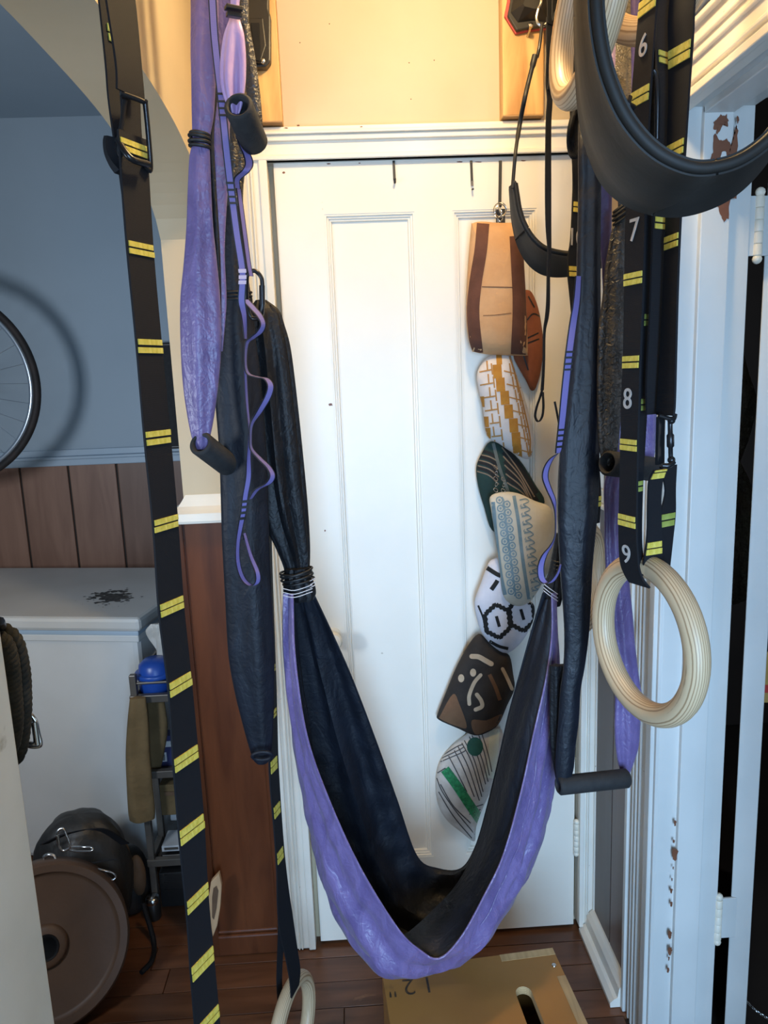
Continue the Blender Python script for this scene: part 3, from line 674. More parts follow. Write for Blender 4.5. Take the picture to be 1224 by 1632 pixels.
Fc_ = [(879, 955, 1.312), (880, 1012, 1.302), (871, 1082, 1.284), (852, 1168, 1.264), (841, 1222, 1.252), (826, 1285, 1.244), (803, 1362, 1.226), (772, 1429, 1.206), (735, 1495, 1.187), (703, 1526, 1.178), (672, 1515, 1.184)]
ea_, fa_ = [resample([P(*q) for q in cr(l, 8)], 110) for l in (Ec, Fc_)]
V = []; Fq = []; nc = 16
for i in range(110):
    for j in range(nc):
        t = j / (nc - 1); e = i / 109
        V.append(ea_[i].lerp(fa_[i], t) + V3((-0.25, -1, 0.25)) * (0.010 * math.sin(PI * t) * min(1, e * 5) + 0.0035 * math.sin(9 * t + 5 * e) * math.sin(PI * t)))
Fq = [(i * nc + j, i * nc + j + 1, (i + 1) * nc + j + 1, (i + 1) * nc + j) for i in range(109) for j in range(nc - 1)]
mk('lining_fold', V, Fq, M['navy_nylon'], sw)
# gathered necks and their ties
cloth('gathered_neck', [(905, 455, 494), (916, 455, 493), (930, 452, 500), (946, 452, 503), (956, 455, 500)], 1.335, 'black_nylon', sw, 0.8, 9, 0.2, seed=2)
elastic_bands([(448, 497, 919, 905), (449, 498, 925, 914), (452, 500, 931, 921), (447, 496, 914, 911)], sw, 1.335)
cloth('gathered_neck', [(850, 886, 900), (905, 876, 900), (930, 868, 899), (950, 866, 897), (965, 866, 893)], 1.345, 'black_nylon', sw, 0.8, 9, 0.2, seed=4)
elastic_bands([(880, 902, 893, 897), (880, 903, 899, 903), (879, 903, 905, 909)], sw, 1.345)
stt = B()
for dy in (0, 6, 11):
    stt.tube(cr([P(451, 938 + dy, 1.297), P(470, 941 + dy, 1.289), P(498, 932 + dy, 1.292)], 4), 0.0008, 5)
    stt.tube(cr([P(866, 930 + dy, 1.306), P(876, 938 + dy, 1.30), P(889, 947 + dy, 1.305)], 4), 0.0008, 5)
    stt.tube(cr([P(494, 926 + dy, 1.31), P(503, 921 + dy, 1.315)], 3), 0.0008, 5)
stt.done('white_stitching', M['stitch'], sw)['kind'] = 'stuff'
# left suspension cloth: two dark falls, one ending in the neck, one in a folded loop
cloth('suspension_cloth', [(478, 408, 424), (495, 396, 444), (520, 388, 453), (560, 388, 463), (650, 394, 474), (750, 403, 484), (820, 418, 490), (870, 440, 493), (900, 452, 493), (915, 455, 492)], 1.345, 'black_nylon', sw, 0.55, 8, 0.34, 56, seed=11)
lf = empty('handle_loop', P(415, 1215, 1.30)); lf.parent = sw; lf.location = WL[lf.name] - WL[sw.name]
cloth('loop_cloth', [(330, 352, 388), (400, 350, 390), (462, 345, 398), (480, 346, 402), (520, 341, 404), (600, 341, 414), (720, 350, 424), (850, 354, 428), (950, 359, 432), (1040, 364, 436), (1100, 374, 436), (1150, 386, 435), (1190, 397, 433), (1210, 404, 430), (1217, 410, 425)], 1.29, 'navy_nylon', lf, 0.55, 4, 0.2, 48, seed=8)
B().tube([P(418, 1205, 1.262) + V3((0.018 * math.cos(a), -0.004 * math.sin(a), 0.010 * math.sin(a))) for a in [2 * PI * k / 24 for k in range(24)]], 0.0035, 7, True).done('loop_edge', M['navy_nylon'], lf)
elastic_bands([(342, 400, 468, 466), (343, 400, 473, 472), (344, 399, 478, 478)], sw, 1.29, 0.6)
for dy in (0, 5, 10):
    pass
# purple front loops at the left
pl = empty('handle_loop', P(325, 715, 1.22)); pl.parent = sw; pl.location = WL[pl.name] - WL[sw.name]
cloth('loop_cloth', [(-420, 290, 340), (-150, 300, 345), (0, 304, 349), (80, 304, 347), (120, 305, 345), (180, 306, 342), (215, 307, 336), (228, 309, 333), (245, 303, 335), (300, 300, 337), (360, 298, 340), (420, 294, 346), (480, 289, 351), (560, 290, 352), (620, 294, 347), (670, 301, 340), (700, 307, 334), (716, 311, 330)], 1.22, 'purple_nylon', pl, 0.6, 4, 0.26, 44, seed=21)
grip(P(319, 706, 1.205), P(398, 768, 1.36), 0.0205, pl, 0.62)
elastic_bands([(302, 334, 216, 222), (302, 334, 225, 228), (303, 334, 232, 236), (304, 333, 212, 216)], pl, 1.22, 0.75, 0.0028)
cloth('suspension_cloth', [(-420, 320, 385), (-150, 330, 388), (0, 334, 386), (60, 335, 384), (120, 336, 374), (200, 335, 366), (260, 336, 366), (330, 339, 361), (400, 342, 358), (450, 344, 360), (475, 346, 361), (500, 349, 360), (560, 350, 355)], 1.245, 'purple_nylon', sw, 0.6, 3, 0.22, 36, seed=23)
cloth('suspension_cloth', [(90, 341, 346), (150, 338, 347), (215, 331, 341), (300, 336, 345), (400, 341, 351), (480, 344, 353), (520, 345, 352)], 1.236, 'black_nylon', sw, 0.5, 3, 0.25, 24, seed=27)
cloth('suspension_cloth', [(-420, 340, 395), (0, 345, 392), (150, 356, 392), (250, 362, 392), (300, 358, 388), (345, 354, 388), (420, 352, 392), (470, 350, 396)], 1.30, 'crinkle_nylon', sw, 0.6, 5, 0.25, 36, seed=24)
# upper left handle: lilac loop, buckle, foam grip, dark crinkled strap behind it
ul = empty('handle_loop', P(395, 235, 1.2)); ul.parent = sw; ul.location = WL[ul.name] - WL[sw.name]
cloth('loop_cloth', [(-400, 350, 372), (-60, 366, 382), (10, 368, 381), (30, 366, 382), (55, 358, 388), (90, 353, 391), (125, 352, 391), (150, 356, 389), (170, 363, 386), (182, 368, 382)], 1.13, 'lilac_nylon', ul, 0.7, 4, 0.75, 56, seed=31)
grip(P(379, 167, 1.11), P(406, 229, 1.19), 0.0205, ul, 0.68)
B().strip(band_rows([(10, 359, 386), (17, 359, 386)], 1.095, 1.105), 0.012).done('buckle', M['plastic'], ul, False, 0.002)
B().strip(band_rows([(20, 361, 386), (28, 361, 385)], 1.098, 1.106), 0.010).done('buckle', M['plastic'], ul, False, 0.002)
cloth('loop_cloth', [(-400, 368, 392), (0, 378, 396), (40, 384, 398), (80, 387, 405), (120, 390, 411), (160, 394, 416), (200, 399, 419), (222, 404, 419)], 1.20, 'crinkle_nylon', ul, 0.6, 4, 0.25, 32, seed=33)
# purple daisy-chain straps with black stitching at the left
def daisy(path, wdt, yaw, parent, m='web_purple', name='daisy_chain'):
    r = ribbon(path, wdt, yaw); return B().strip(r, 0.0014).done(name, M[m], parent), r
d1, r1 = daisy([(322, -420, 1.16), (334, -100, 1.16), (340, 30, 1.16), (344, 80, 1.16), (352, 150, 1.16), (361, 240, 1.16), (368, 300, 1.16), (377, 370, 1.16), (386, 430, 1.16), (386, 455, 1.16), (385, 480, 1.165), (389, 505, 1.17, 0.8), (391, 540, 1.18, 1.3)], 0.0115, 0.15, sw)
for p in (150, 162, 173, 184, 292, 303, 314, 324):
    B().strip(cut(r1, p - 1.6, p + 1.6, 0.0013, -0.05, 1.05), 0.0012).done('stitching', M['elastic'], d1, False)
for p in (432, 442, 450):
    B().strip(cut(r1, p - 3, p + 3, 0.0013, 0, 1), 0.0012).done('lilac_patch', M['web_lilac'], d1, False)
d2_, _ = daisy([(372, 180, 1.19, .9), (383, 225, 1.185, .9), (394, 248, 1.18, .5), (397, 262, 1.175, .2), (392, 272, 1.17, .4), (378, 285, 1.175, .9), (378, 300, 1.18, .9)], 0.013, 0.7, sw)
daisy([(380, 300, 1.19), (388, 360, 1.19), (396, 420, 1.19), (400, 440, 1.19)], 0.010, 0.9, sw)
daisy([(391, 478, 1.18, .3), (404, 492, 1.175, .4), (414, 504, 1.17, .7), (419, 517, 1.168, .9), (414, 529, 1.17, .6), (403, 538, 1.175, .8), (393, 548, 1.18, 1.2), (391, 580, 1.18, 1.35), (396, 596, 1.18, 1.2), (410, 601, 1.175, 1.0), (424, 604, 1.17, .9), (431, 615, 1.165, .6), (427, 632, 1.165, .4), (414, 655, 1.17, .6), (401, 676, 1.18, 1.2), (399, 700, 1.18, 1.4), (401, 716, 1.18, 1.3), (414, 731, 1.175, 1.1), (428, 745, 1.17, 1.0), (434, 758, 1.165, .8), (428, 770, 1.165, .5), (410, 780, 1.17, .8), (399, 795, 1.175, 1.1)], 0.012, 1, sw)
d3, r3 = daisy([(390, 585, 1.185, 1.2), (393, 640, 1.185, 1.2), (397, 685, 1.185, 1.3), (396, 730, 1.185, .9), (396, 760, 1.18, .4), (391, 790, 1.18, .4), (388, 815, 1.18, .4), (384, 835, 1.18, .6), (379, 865, 1.18, .9), (379, 895, 1.18, .9), (386, 920, 1.175, .9), (399, 933, 1.17, .8), (410, 928, 1.17, .6), (410, 912, 1.17, .8), (399, 885, 1.18, 1.0), (389, 850, 1.19, 1.2)], 0.010, 1, sw)
for p in (799, 808, 817, 826): B().strip(cut(r3, p - 2, p + 2, 0.0016, -0.1, 1.1), 0.0012).done('stitching', M['elastic'], d3, False)
def carabiner(pts, r, parent, m='gunmetal', closed=False, name='carabiner'):
    return B().tube(cr(pts, 6, closed), r, 9, closed).done(name, M[m], parent)
carabiner([P(394, 440, 1.2), P(399, 433, 1.2), P(407, 432, 1.2), P(415, 440, 1.2), P(418, 452, 1.2), P(418, 492, 1.2), P(415, 505, 1.21), P(405, 508, 1.22), P(397, 500, 1.22), P(393, 470, 1.21)], 0.0034, sw, closed=True)
B().tube([P(417.5, 455, 1.2), P(418, 486, 1.2)], 0.0046, 10).done('carabiner_gate', M['gunmetal'], sw)
# right suspension cloth and handles
rl = empty('handle_loop', P(945, 1260, 1.24)); rl.parent = sw; rl.location = WL[rl.name] - WL[sw.name]
cloth('loop_cloth', [(-420, 925, 985, 1.36), (-60, 930, 975, 1.33), (120, 926, 966, 1.27), (220, 921, 958), (300, 921, 958), (400, 919, 957), (500, 916, 957), (600, 906, 957), (700, 893, 955), (800, 888, 953), (900, 892, 944), (1000, 899, 939), (1060, 898, 932), (1100, 893, 925), (1150, 890, 922), (1190, 887, 917), (1225, 886, 914), (1245, 888, 908), (1258, 892, 902)], 1.215, 'column_nylon', rl, 0.6, 4, 0.18, 48, seed=41)
cloth('loop_cloth', [(1060, 876, 902), (1110, 876, 899), (1160, 876, 898), (1200, 879, 900), (1235, 885, 902), (1255, 888, 900)], 1.245, 'black_nylon', rl, 0.5, 5, 0.3, 32, seed=42)
grip(P(889, 1252, 1.21), P(1001, 1240, 1.23), 0.0172, rl, 0.6)
cloth('loop_cloth', [(-400, 1000, 1050, 1.45), (100, 1005, 1045, 1.38), (400, 1000, 1042, 1.30), (600, 985, 1046), (690, 976, 1046), (735, 972, 1040), (770, 963, 1008), (820, 963, 998), (880, 964, 998), (930, 967, 1003), (980, 971, 1008), (1030, 975, 1012), (1080, 980, 1018), (1110, 979, 1022), (1150, 978, 1020), (1190, 980, 1017), (1215, 984, 1010), (1232, 989, 1004), (1242, 993, 1001)], 1.26, 'purple_nylon', rl, 0.55, 5, 0.34, 48, seed=43)
ml_ = empty('handle_loop', P(985, 760, 1.2)); ml_.parent = sw; ml_.location = WL[ml_.name] - WL[sw.name]
cloth('loop_cloth', [(-420, 955, 1010, 1.36), (-60, 958, 1004, 1.34), (60, 962, 1004, 1.31), (130, 964, 1005, 1.27), (200, 972, 1003), (260, 980, 1002), (310, 984, 1001), (335, 985, 1000), (345, 983, 1000), (370, 974, 1000), (420, 965, 999), (480, 959, 999), (530, 953, 998), (600, 951, 995), (650, 951, 990), (700, 953, 986), (728, 957, 982), (742, 960, 978)], 1.19, 'crinkle_nylon', ml_, 0.55, 5, 0.32, 44, seed=45)
grip(P(967, 738, 1.165), P(1042, 748, 1.22), 0.0205, ml_, 0.72)
elastic_bands([(978, 1001, 344, 325), (978, 1001, 351, 333), (979, 1001, 358, 341), (979, 1001, 338, 320)], ml_, 1.19, 0.6, 0.0026)
cloth('suspension_cloth', [(-420, 940, 990, 1.38), (0, 945, 985, 1.33), (200, 950, 982), (300, 951, 976), (360, 954, 975), (420, 959, 974), (470, 961, 971), (520, 962, 968)], 1.235, 'purple_nylon', sw, 0.6, 3, 0.25, 32, seed=46)
d4, r4 = daisy([(922, 440, 1.17, .5), (919, 480, 1.17, .3), (913, 520, 1.17, .1), (907, 565, 1.165, .1), (901, 620, 1.165, .1), (896, 670, 1.165, .2), (891, 712, 1.165, .4), (889, 722, 1.165, .7)], 0.0135, 0.1, sw)
for p in (561, 570, 580, 589, 685, 694, 703, 712): B().strip(cut(r4, p - 1.6, p + 1.6, 0.0013, -0.05, 1.05), 0.0012).done('stitching', M['elastic'], d4, False)
daisy([(890, 722, 1.17, 1.2), (879, 731, 1.17, .7), (871, 746, 1.17, .4), (869, 762, 1.17, .4), (875, 780, 1.17, .5), (882, 797, 1.17, .7), (885, 815, 1.17, 1.1), (885, 850, 1.17, 1.2), (879, 868, 1.17, .9), (868, 884, 1.17, .5), (862, 902, 1.17, .2), (863, 920, 1.168, .1), (870, 929, 1.165, .3), (880, 926, 1.165, .5), (889, 913, 1.165, .8), (893, 900, 1.17, 1.0)], 0.0125, 0.5, sw)
daisy([(884, 640, 1.185, 1.1), (888, 660, 1.185, 1.1), (893, 690, 1.185, 1.2)], 0.01, 1, sw, 'web_black')
#PART4
# ------------------------------------------------------------------ ring and numbered strap at the right
rg = empty('gymnastic_ring', P(1040, 1158, 1.0), 'large pale plywood ring on a strap numbered 6 to 9, hanging in front at right', 'gym ring', 'wooden gymnastic rings')
ring(V3((0.410, 1.0, 1.148)), 0.1085, 0.0172, math.radians(-76), 0, M['ring_wood'], 'ring', rg)
fr_ = band_rows([(-420, 1062, 1092), (-150, 1036, 1066), (0, 1020, 1049), (100, 1011, 1041), (200, 1004, 1035), (340, 998, 1029), (450, 996, 1026), (570, 994, 1021), (640, 991, 1019), (710, 990, 1017), (830, 987, 1015), (870, 987, 1016), (900, 989, 1019), (918, 995, 1025), (932, 1003, 1036)], 0.972, 0.938)
fw = B().strip(fr_, 0.0028).done('webbing', M['web_black'], rg)
bars(fr_, [(8, 11, 3), (154, 11, 3), (444, 8.5, 2.5), (577, 8.5, 2.5), (709, 8, 2), (830, 8, 2)], fw)
digits('6', fr_, 74, 40, fw, 0.48); digits('7', fr_, 368, 40, fw, 0.5); digits('8', fr_, 637, 36, fw, 0.4); digits('9', fr_, 885, 32, fw, 0.42)
bk_ = band_rows([(-420, 1075, 1110), (0, 1040, 1068), (120, 1030, 1052), (300, 1022, 1044), (500, 1017, 1036), (640, 1012, 1031), (770, 1008, 1024), (860, 1008, 1022), (900, 1012, 1026)], 0.985, 1.0)
kw = B().strip(bk_, 0.0028).done('webbing', M['web_black'], rg)
bars(bk_, [(510, 8, 2.5), (645, 8, 2.5), (775, 7, 2.5)], kw, 'olive', u=(0.45, 0.85))
tail = band_rows([(748, 1042, 1062), (765, 1034, 1056), (800, 1032, 1053), (850, 1031, 1054), (890, 1026, 1054), (915, 1024, 1052)], 0.985, 0.995)
tw = B().strip(tail, 0.0028).done('webbing', M['web_black'], rg)
bars(tail, [(752, 9, 2), (873, 9, 2)], tw, u=(0.05, 0.95))
ret = band_rows([(742, 1052, 1078), (780, 1060, 1076), (820, 1052, 1076), (860, 1050, 1072), (915, 1046, 1066)], 1.005, 1.02)
rw_ = B().strip(ret, 0.0028).done('webbing', M['web_black'], rg)
bars(ret, [(828, 9, 2.5)], rw_, 'olive', u=(0.02, 0.9))
u2 = band_rows([(-420, 1118, 1168), (-150, 1084, 1128), (0, 1067, 1109), (70, 1066, 1105), (150, 1066, 1099), (240, 1064, 1093), (340, 1062, 1086), (450, 1058, 1081), (560, 1053, 1078), (640, 1048, 1076), (662, 1047, 1074)], 0.972, 0.935)
uw = B().strip(u2, 0.0028).done('webbing', M['web_black'], rg)
bars(u2, [(87, 13, 3), (238, 10, 3), (385, 9, 3)], uw, u=(0.05, 0.95))
u3 = band_rows([(-420, 1085, 1125), (0, 1048, 1070), (100, 1046, 1068), (200, 1044, 1066), (350, 1040, 1064), (480, 1036, 1062), (600, 1030, 1060), (660, 1030, 1058)], 0.975, 0.99)
vw = B().strip(u3, 0.0028).done('webbing', M['web_black'], rg)
bars(u3, [(93, 8, 3), (356, 8, 3)], vw, u=(0.1, 0.95))
B().tube(cr([P(1050, 662, .955), P(1072, 668, .955), P(1076, 660, .957)], 4), 0.003, 8).done('buckle_bar', M['gunmetal'], rg)
B().strip(band_rows([(664, 1048, 1058), (700, 1047, 1057), (740, 1046, 1057)], 0.955, 0.965), 0.004).done('buckle_frame', M['gunmetal'], rg)
b_ = P(1068, 672, .96); e_ = P(1069, 735, .96)
B().tube([b_, b_.lerp(e_, .3), b_.lerp(e_, .34), b_.lerp(e_, .62), b_.lerp(e_, .66), e_], [.0032, .0032, .0048, .0048, .003, .003], 10).done('buckle_screw', M['gunmetal'], rg)
for q in (670, 733): B().ball(P(1070, q, .958), 0.0052).done('buckle_nut', M['gunmetal'], rg)
B().tube(cr([P(1056, 742, .955), P(1066, 742, .953), P(1074, 736, .955)], 4), 0.0036, 8).done('buckle_bar', M['gunmetal'], rg)
B().tube(cr([P(1042, 112, .94), P(1046, 122, .94), P(1048, 160, .94), P(1047, 222, .945)], 5), 0.003, 8).done('buckle_bar', M['gunmetal'], rg)
B().tube(cr([P(1003, 155, .948), P(1001, 166, .945), P(1010, 172, .948)], 4), 0.004, 8).done('buckle_bar', M['gunmetal'], rg)

# ring and strap farther back, half hidden by the cloth
rh = empty('gymnastic_ring', P(930, 1018, 1.45), 'wooden ring half hidden behind the dark hanging cloth at right', 'gym ring', 'wooden gymnastic rings')
ring(V3(P(934, 921, 1.46)), 0.1005, 0.0158, math.radians(58), 0, M['ring_wood'], 'ring', rh)
s10 = band_rows([(-420, 890, 940), (0, 905, 935), (180, 909, 930), (280, 913, 936), (330, 912, 934), (385, 909, 931), (410, 905, 930), (440, 905, 928), (480, 909, 930), (600, 920, 938), (700, 932, 950), (780, 940, 957), (815, 940, 956), (835, 938, 955)], 1.43, 1.45)
s10w = B().strip(s10, 0.003).done('webbing', M['web_black'], rh)
bars(s10, [(331, 7, 2), (433, 7, 2), (800, 7, 2)], s10w, u=(0.05, 0.98))
digits('10', s10, 380, 30, s10w, 0.33)

# two wooden rings crossing the top edge
ra = empty('gymnastic_ring', P(1008, 75, .8), 'pale wooden ring seen from below, cut by the top of the picture right of centre', 'gym ring', 'wooden gymnastic rings')
ring(P(1013, -93, 1.125), 0.1105, 0.0195, -1.183, 0.5, M['ring_wood'], 'ring', ra)
B().strip(band_rows([(-420, 1040, 1085), (-280, 1015, 1055), (-195, 1000, 1040)], 1.12, 1.14), 0.003).done('webbing', M['web_black'], ra)
rb2 = empty('gymnastic_ring', P(907, 165, 1.0), 'pale wooden ring hanging edge on beside the thin black strap near the top', 'gym ring', 'wooden gymnastic rings')
ring(P(940, -2, 0.96), 0.103, 0.0158, 1.592, 0.136, M['ring_wood'], 'ring', rb2)
B().strip(band_rows([(-420, 930, 980), (-200, 920, 960), (-85, 905, 945)], 0.97, 1.0), 0.003).done('webbing', M['web_black'], rb2)

# ------------------------------------------------------------------ rubber swing seats
def belt(top, bot, t, name, parent, m, n=8, ex=False):
    a = cr([P(*p) for p in top], n); b = cr([P(*p) for p in bot], n); k = max(len(a), len(b)) * 2
    a, b = resample([V3(p) for p in a], k), resample([V3(p) for p in b], k)
    rows = list(zip(a, b)); cols = 9; V = []; UV = []
    for s in (0, 1):
        for i, (p, q) in enumerate(rows):
            ta = rows[min(i + 1, k - 1)][0] - rows[max(i - 1, 0)][0]; nn = (q - p).cross(ta).normalized()
            if nn.y > 0: nn = -nn
            for j in range(cols):
                f = j / (cols - 1); rim = 0.003 if j in (0, cols - 1) else 0.0
                bow = -0.006 * math.sin(PI * f)
                V.append(p.lerp(q, f) + nn * ((t / 2 + rim) * (1 - 2 * s) + bow)); UV.append((f, i / k))
    o = k * cols
    Fc = []
    for i in range(k - 1):
        for j in range(cols - 1):
            Fc.append((i * cols + j, i * cols + j + 1, (i + 1) * cols + j + 1, (i + 1) * cols + j))
            Fc.append((o + i * cols + j, o + (i + 1) * cols + j, o + (i + 1) * cols + j + 1, o + i * cols + j + 1))
        for j in (0, cols - 1): Fc.append((i * cols + j, (i + 1) * cols + j, o + (i + 1) * cols + j, o + i * cols + j))
    for i in (0, k - 1):
        for j in range(cols - 1): Fc.append((i * cols + j, i * cols + j + 1, o + i * cols + j + 1, o + i * cols + j))
    return mk(name, V, Fc, m, parent, True, UV), a, b
bs = empty('swing_seat', P(1090, 337, .6), 'black rubber belt swing seat curving close to us across the top right', 'swing seat', 'rubber swing seats')
tp = [(962, -190, .53), (952, -90, .53), (950, 0, .53), (957, 70, .53), (972, 130, .53), (1000, 190, .53), (1045, 240, .53), (1100, 266, .53), (1150, 264, .53), (1195, 245, .53), (1240, 205, .53), (1290, 130, .53), (1320, 30, .53)]
bt = [(938, -190, .60), (928, -90, .62), (925, 0, .64), (926, 90, .65), (930, 170, .66), (940, 225, .67), (964, 285, .67), (1004, 321, .67), (1060, 337, .67), (1110, 332, .67), (1160, 310, .67), (1205, 268, .67), (1260, 190, .66)]
be, ea, eb = belt(tp, bt, 0.005, 'belt', bs, M['rubber'])
B().tube(ea, 0.0042, 8).done('belt_rim', M['rubber'], bs); B().tube(eb, 0.0038, 8).done('belt_rim', M['rubber'], bs)
B().strip([(P(935, -200, .565), P(965, -200, .53)), (P(940, -420, .57), P(975, -420, .545))], 0.004).done('hanging_strap', M['web_black'], bs)
fs = empty('swing_seat', P(870, 438, 1.5), 'smaller-looking black rubber swing seat hanging by a cord in front of the door', 'swing seat', 'rubber swing seats')
tp = [(821, 292, 1.48), (824, 312, 1.48), (828, 335, 1.48), (836, 358, 1.48), (850, 380, 1.48), (868, 395, 1.48), (890, 402, 1.48), (915, 404, 1.48), (950, 398, 1.48), (985, 372, 1.48), (1005, 330, 1.48)]
bt = [(815, 300, 1.52), (817, 330, 1.55), (820, 358, 1.56), (827, 388, 1.57), (840, 414, 1.57), (858, 431, 1.57), (880, 438, 1.57), (908, 437, 1.57), (945, 430, 1.57), (980, 405, 1.57), (1003, 360, 1.57)]
be, ea, eb = belt(tp, bt, 0.005, 'belt', fs, M['rubber'])
B().tube(ea, 0.004, 8).done('belt_rim', M['rubber'], fs); B().tube(eb, 0.003, 8).done('belt_rim', M['rubber'], fs)
B().tube(cr([P(823, 296, 1.48), P(819, 290, 1.48), P(817, 300, 1.48), P(819, 272, 1.48), P(822, 240, 1.48), P(828, 200, 1.52), P(836, 158, 1.49), P(842, 132, 1.5), P(848, 108, 1.5), P(853, 88, 1.5)], 5), [0.0035] * 23 + [0.0045] * 18 + [0.006] * 5, 8).done('hanging_cord', M['elastic'], fs)
B().tube(cr([P(856, 92, 1.5), P(860, 72, 1.5), P(864, 38, 1.51)], 4), 0.0032, 8).done('cord_end', M['gunmetal'], fs)
B().tube(cr([P(862, -60, 1.56), P(863, -2, 1.51), P(858, 14, 1.51), P(855, 28, 1.51), P(858, 38, 1.51), P(866, 41, 1.51), P(872, 36, 1.51)], 5), 0.0022, 7).done('wire_hook', M['steel'], fs)
B().tube([P(862, -60, 1.56), P(850, -420, 1.56)], 0.003, 6).done('chain_line', M['elastic'], fs)
# narrow black strap with a loop at its end
ts = empty('webbing_strap', P(858, 672, 1.4), 'thin black webbing strap ending in a small loop beside the rust cap', 'strap')
r_ = band_rows([(-420, 860, 890), (0, 872, 882), (30, 871, 880), (90, 871, 880), (135, 870, 879), (160, 872, 880), (200, 870, 878), (300, 869, 878), (360, 870, 878), (400, 873, 878), (430, 872, 876), (480, 871, 876), (505, 869, 874), (530, 866, 869), (580, 865, 868), (622, 862, 866)], 1.40, 1.41)
B().strip(r_, 0.002).done('webbing', M['web_black'], ts)
r2_ = band_rows([(-420, 895, 925), (0, 880, 888), (20, 885, 893), (45, 886, 894), (80, 882, 891), (120, 876, 885), (145, 872, 881)], 1.395, 1.41)
B().strip(r2_, 0.002).done('webbing', M['web_black'], ts)
lp = ribbon([(865, 618, 1.4), (861, 632, 1.4), (855, 650, 1.4), (853, 664, 1.4), (858, 672, 1.4), (864, 664, 1.4), (866, 648, 1.4), (865, 625, 1.4)], 0.008, 0.9)
B().strip(lp, 0.0015).done('end_loop', M['web_black'], ts)
# hank of cord hung behind the rubber seat
hk = empty('cord_hank', P(918, 252, 1.35), 'small hank of black cord hanging behind the large rubber seat', 'cord')
for k in range(5):
    x0, x1 = 908 + k * 2.4, 927 - k * 0.8
    B().tube(cr([P(x1, 150, 1.385 + k * .006), P(916 + k, 176, 1.385 + k * .006), P(x0, 205, 1.385 + k * .006), P(x0 - 1, 232, 1.405), P(x0 + 4, 249 - k, 1.405), P(x0 + 13 - k, 247 - k, 1.405), P(x1, 225, 1.388), P(x1 + 1, 180, 1.392), P(x1 + 1, 120, 1.392)], 5), 0.0042, 7).done('cord', M['web_black'], hk)
B().tube([P(928, 125, 1.388), P(930, -420, 1.388)], 0.006, 7).done('cord', M['web_black'], hk)

# ------------------------------------------------------------------ timbers over the door and the mounts screwed to them
for x0, x1, lab in ((-0.205, -0.123, 'short pine timber screwed to the wall above the door at left'), (0.367, 0.459, 'short pine timber screwed to the wall above the door at right')):
    t_ = empty('timber_block', ((x0 + x1) / 2, YW - 0.02, 2.097), lab, 'timber', 'pine blocks above the door')
    B().box(x0, x1, YW - 0.04, YW, 2.098, 2.49).done('timber', M['pine'], t_, False, 0.002)
    B().box(x0 + 0.0005, x1 - 0.0005, YW - 0.0395, YW - 0.0005, 2.0965, 2.0985).done('sawn_end', M['end_grain'], t_, False)
mt = empty('wall_mount', P(410, 100, 1.74), 'black steel wall anchor bolted to the left pine timber', 'wall anchor', 'wall anchors')
def frontpoly(name, pts, Yf, Yb, m, parent, bev=0.003):
    f = [P(px, py, Yf) for px, py in pts]; q = [V3((v.x, Yb, v.z)) for v in f]; k = len(f)
    return mk(name, f + q, [tuple(range(k)), tuple(range(k, 2 * k))[::-1]] + [(i, i + k, (i + 1) % k + k, (i + 1) % k) for i in range(k)], m, parent, False, None, bev)
frontpoly('back_plate', [(389, -130), (428, -130), (428, 15), (431, 25), (431, 97), (424, 106), (405, 107), (395, 96)], 1.735, 1.759, M['plastic'], mt)
frontpoly('lever_frame', [(392, 28), (419, 28), (424, 72), (415, 100), (404, 98)], 1.726, 1.736, M['plastic'], mt, 0.002)
frontpoly('strap_end', [(399, 36), (413, 36), (415, 98), (407, 96)], 1.722, 1.727, M['web_black'], mt, 0.001)
B().lathe([(0.0, -0.018), (0.0055, -0.016), (0.0055, -0.008), (0.0028, -0.007), (0.0028, 0.02)], P(420, 102, 1.742), (0, 1, 0.0), 6).done('bolt', M['steel'], mt, False)
mr_ = empty('wall_mount', P(835, 50, 1.73), 'black wall anchor edged with a red gasket on the right pine timber', 'wall anchor', 'wall anchors')
outl = [(806, -130), (809, 0), (804, 25), (822, 54), (838, 50), (888, 44), (893, 20), (886, -130)]
frontpoly('gasket', outl, 1.752, 1.760, M['red_gasket'], mr_, 0.002)
inn = [(811, -130), (814, 0), (809, 24), (824, 49), (838, 46), (884, 40), (888, 20), (880, -130)]
frontpoly('base', inn, 1.742, 1.752, M['plastic'], mr_, 0.003)
A_ = [P(px, py, 1.742) for px, py in [(816, -130), (818, 0), (814, 20), (825, 36), (850, 33), (876, 36), (880, 20), (872, -130)]]
Bt = [P(px, py, 1.715) for px, py in [(832, -130), (836, 0), (834, 6), (836, 10), (852, 14), (862, 12), (864, 6), (860, -130)]]
mk('raised_body', A_ + Bt, [(i, (i + 1) % 8, (i + 1) % 8 + 8, i + 8) for i in range(8)] + [tuple(range(8, 16))], M['plastic'], mr_, False)
B().lathe([(0.0, -0.016), (0.0055, -0.014), (0.0055, -0.008), (0.003, -0.007), (0.003, 0.02)], P(844, 47, 1.74), (0, 1, -0.3), 6).done('bolt', M['steel'], mr_, False)

